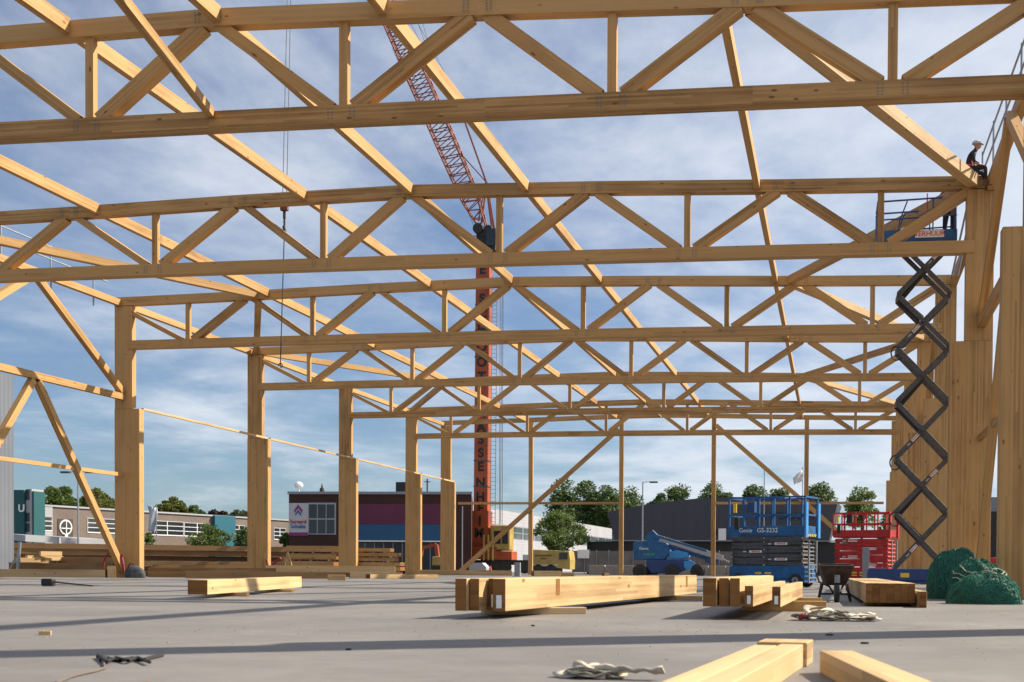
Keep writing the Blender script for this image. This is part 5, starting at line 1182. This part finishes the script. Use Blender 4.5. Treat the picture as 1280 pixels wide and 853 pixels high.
def tree(x0, x1, yt, Y, lab, mat, seed, ybase=None, n=6500, leaf=.32, name='broadleaf_tree', cat='tree', trunk=True, dens=1., jag=1.):
    rnd = random.Random(seed); a, b = at(x0, yt, Y), at(x1, yt, Y); cx = (a.x+b.x)/2; wd = (b.x-a.x)/2; zt_ = at((x0+x1)/2, yt, Y).z
    zb = at((x0+x1)/2, ybase, Y).z if ybase else max(.6, zt_*.25)
    t = thing(name, lab, cat, (cx, Y, -.2), 0)
    zc_ = (zt_+zb)/2; hh = (zt_-zb)/2
    m = MB()
    if trunk:
        m.cyl((cx, Y, -.2), (cx+rnd.uniform(-.2, .2), Y, zc_), .05*hh+.10, .03*hh+.05, 9)
        tips = []
        for i in range(9):
            an = rnd.uniform(0, 6.3); f_ = rnd.uniform(.35, .8); e = Vector((cx+wd*f_*math.cos(an), Y+wd*f_*math.sin(an), zc_+hh*rnd.uniform(-.2, .75)))
            s_ = Vector((cx, Y, zb+(zc_-zb)*rnd.uniform(.1, .9))); md = (s_+e)/2+Vector((0, 0, -.1*hh)); m.cyl(s_, md, .018*hh+.05, .012*hh+.03, 6); m.cyl(md, e, .012*hh+.03, .012, 6)
        m.build('trunk', BARK, t)
    cl_ = []
    for i in range(int(40*dens)):
        while True:
            u_ = Vector((rnd.uniform(-1, 1), rnd.uniform(-1, 1), rnd.uniform(-1, 1)))
            if .25 < u_.length < 1: break
        tp = 1-.45*max(0, u_.z)*jag; cl_.append((Vector((cx+u_.x*wd*.85*tp, Y+u_.y*wd*.85*tp, zc_+u_.z*hh*.86)), rnd.uniform(.14, .42)*min(wd, hh)*(1.15-.35*(jag-1))))
    m = MB()
    for i in range(n):
        c, r_ = rnd.choice(cl_); u_ = Vector((rnd.gauss(0, 1), rnd.gauss(0, 1), rnd.gauss(0, 1))).normalized()*r_*rnd.uniform(.35, 1.05)**.7
        p = c+Vector((u_.x*1.1, u_.y*1.1, u_.z*.75)); s_ = leaf*rnd.uniform(.6, 1.3); d1 = Vector((rnd.gauss(0, 1), rnd.gauss(0, 1), rnd.gauss(0, .6))).normalized(); d2 = d1.orthogonal().normalized()
        m.face([p-d1*s_*.5, p+d2*s_*.28, p+d1*s_*.5, p-d2*s_*.28])
    m.build('crown', mat, t)
    return t
tree(48, 100, 607, 178, 'olive green tree above the brown building, left of the lamp post', LG, 1, 650, leaf=.5)
tree(92, 147, 612, 182, 'yellow green tree beside the first left column, above the brown roof', LY, 2, 652, leaf=.5)
tree(192, 236, 621, 185, 'bright yellow green round tree above the brown building', LY, 3, 655, leaf=.5)
tree(228, 255, 632, 187, 'small dark green tree right of the bright round one', LD, 4, 656, leaf=.5)
tree(250, 292, 637, 190, 'bronze leaved tree above the teal bay', LP, 5, 658, leaf=.5)
tree(282, 318, 636, 190, 'thin grey green tree left of the second column', LW, 6, 658, leaf=.45, n=2200)
tree(236, 290, 655, 122, 'wide green shrub before the teal bay', LG, 7, 690, 3000, .3, 'shrub', 'shrub')
tree(293, 316, 658, 122, 'dark shrub beside the second left column', LD, 8, 690, 1600, .3, 'shrub', 'shrub')
tree(181, 193, 662, 122, 'small shrub beside the first left column', LG, 9, 690, 900, .3, 'shrub', 'shrub')
tree(350, 363, 662, 118, 'small shrub at the left corner of the brick building', LG, 10, 690, 900, .28, 'shrub', 'shrub')
tree(662, 738, 634, 132, 'leafy young street tree above the yellow truck', LG, 11, 700, 11000, .26, dens=1.7, jag=1.8)
for i, (x0, x1, yt, Y, lab) in enumerate(((683, 728, 600, 290, 'leftmost tree of the dark row, beside the second gable post'), (712, 756, 596, 294, 'tallest dark tree between second and third gable posts'), (742, 782, 603, 292, 'dark tree behind the third gable post'), (772, 806, 606, 296, 'dark tree left of the street lamp'),
        (812, 836, 612, 292, 'small dark tree right of the street lamp'), (828, 868, 605, 296, 'rounded dark tree above the warehouse roof, left'), (876, 918, 599, 292, 'dark tree behind the fourth gable post'), (922, 960, 603, 296, 'dark tree above the blue lift, left'), (958, 990, 606, 292, 'dark tree left of the flag'),
        (1006, 1044, 600, 292, 'bushy dark tree right of the flag'))):
    tree(x0-5, x1+5, yt, Y, lab, LD, 20+i, 672, 6500, .75)
tree(1054, 1102, 605, 240, 'brighter green tree above the red scissor lift', LG, 40, 668, 4200, .6)
tree(1096, 1116, 640, 200, 'small dark bush beside the right column row', LD, 41, 690, 1200, .5)

# crisp extras: crane helper check
for o in list(bpy.data.objects):
    if o.type == 'MESH' and len(o.data.vertices) == 0 and not o.modifiers: bpy.data.objects.remove(o)

# sawdust and tiny chips on the slab
rnd = random.Random(12); m = MB()
for i in range(420):
    cx, cy = rnd.choice(((-3, 11), (-1, 10.5), (-1, 13), (-7, 18), (0, 9), (-4, 8), (-9, 24), (1, 15)))
    x, y = cx+rnd.gauss(0, 1.3), cy+rnd.gauss(0, 1.6); a = rnd.uniform(0, 3.1); l_ = rnd.uniform(.004, .016)
    if y < 4: continue
    m.bar((x, y, .003), (x+l_*math.cos(a), y+l_*math.sin(a), .003), l_*.5, .004)
struct(m.build('sawdust_chips', WOODL), 'stuff')
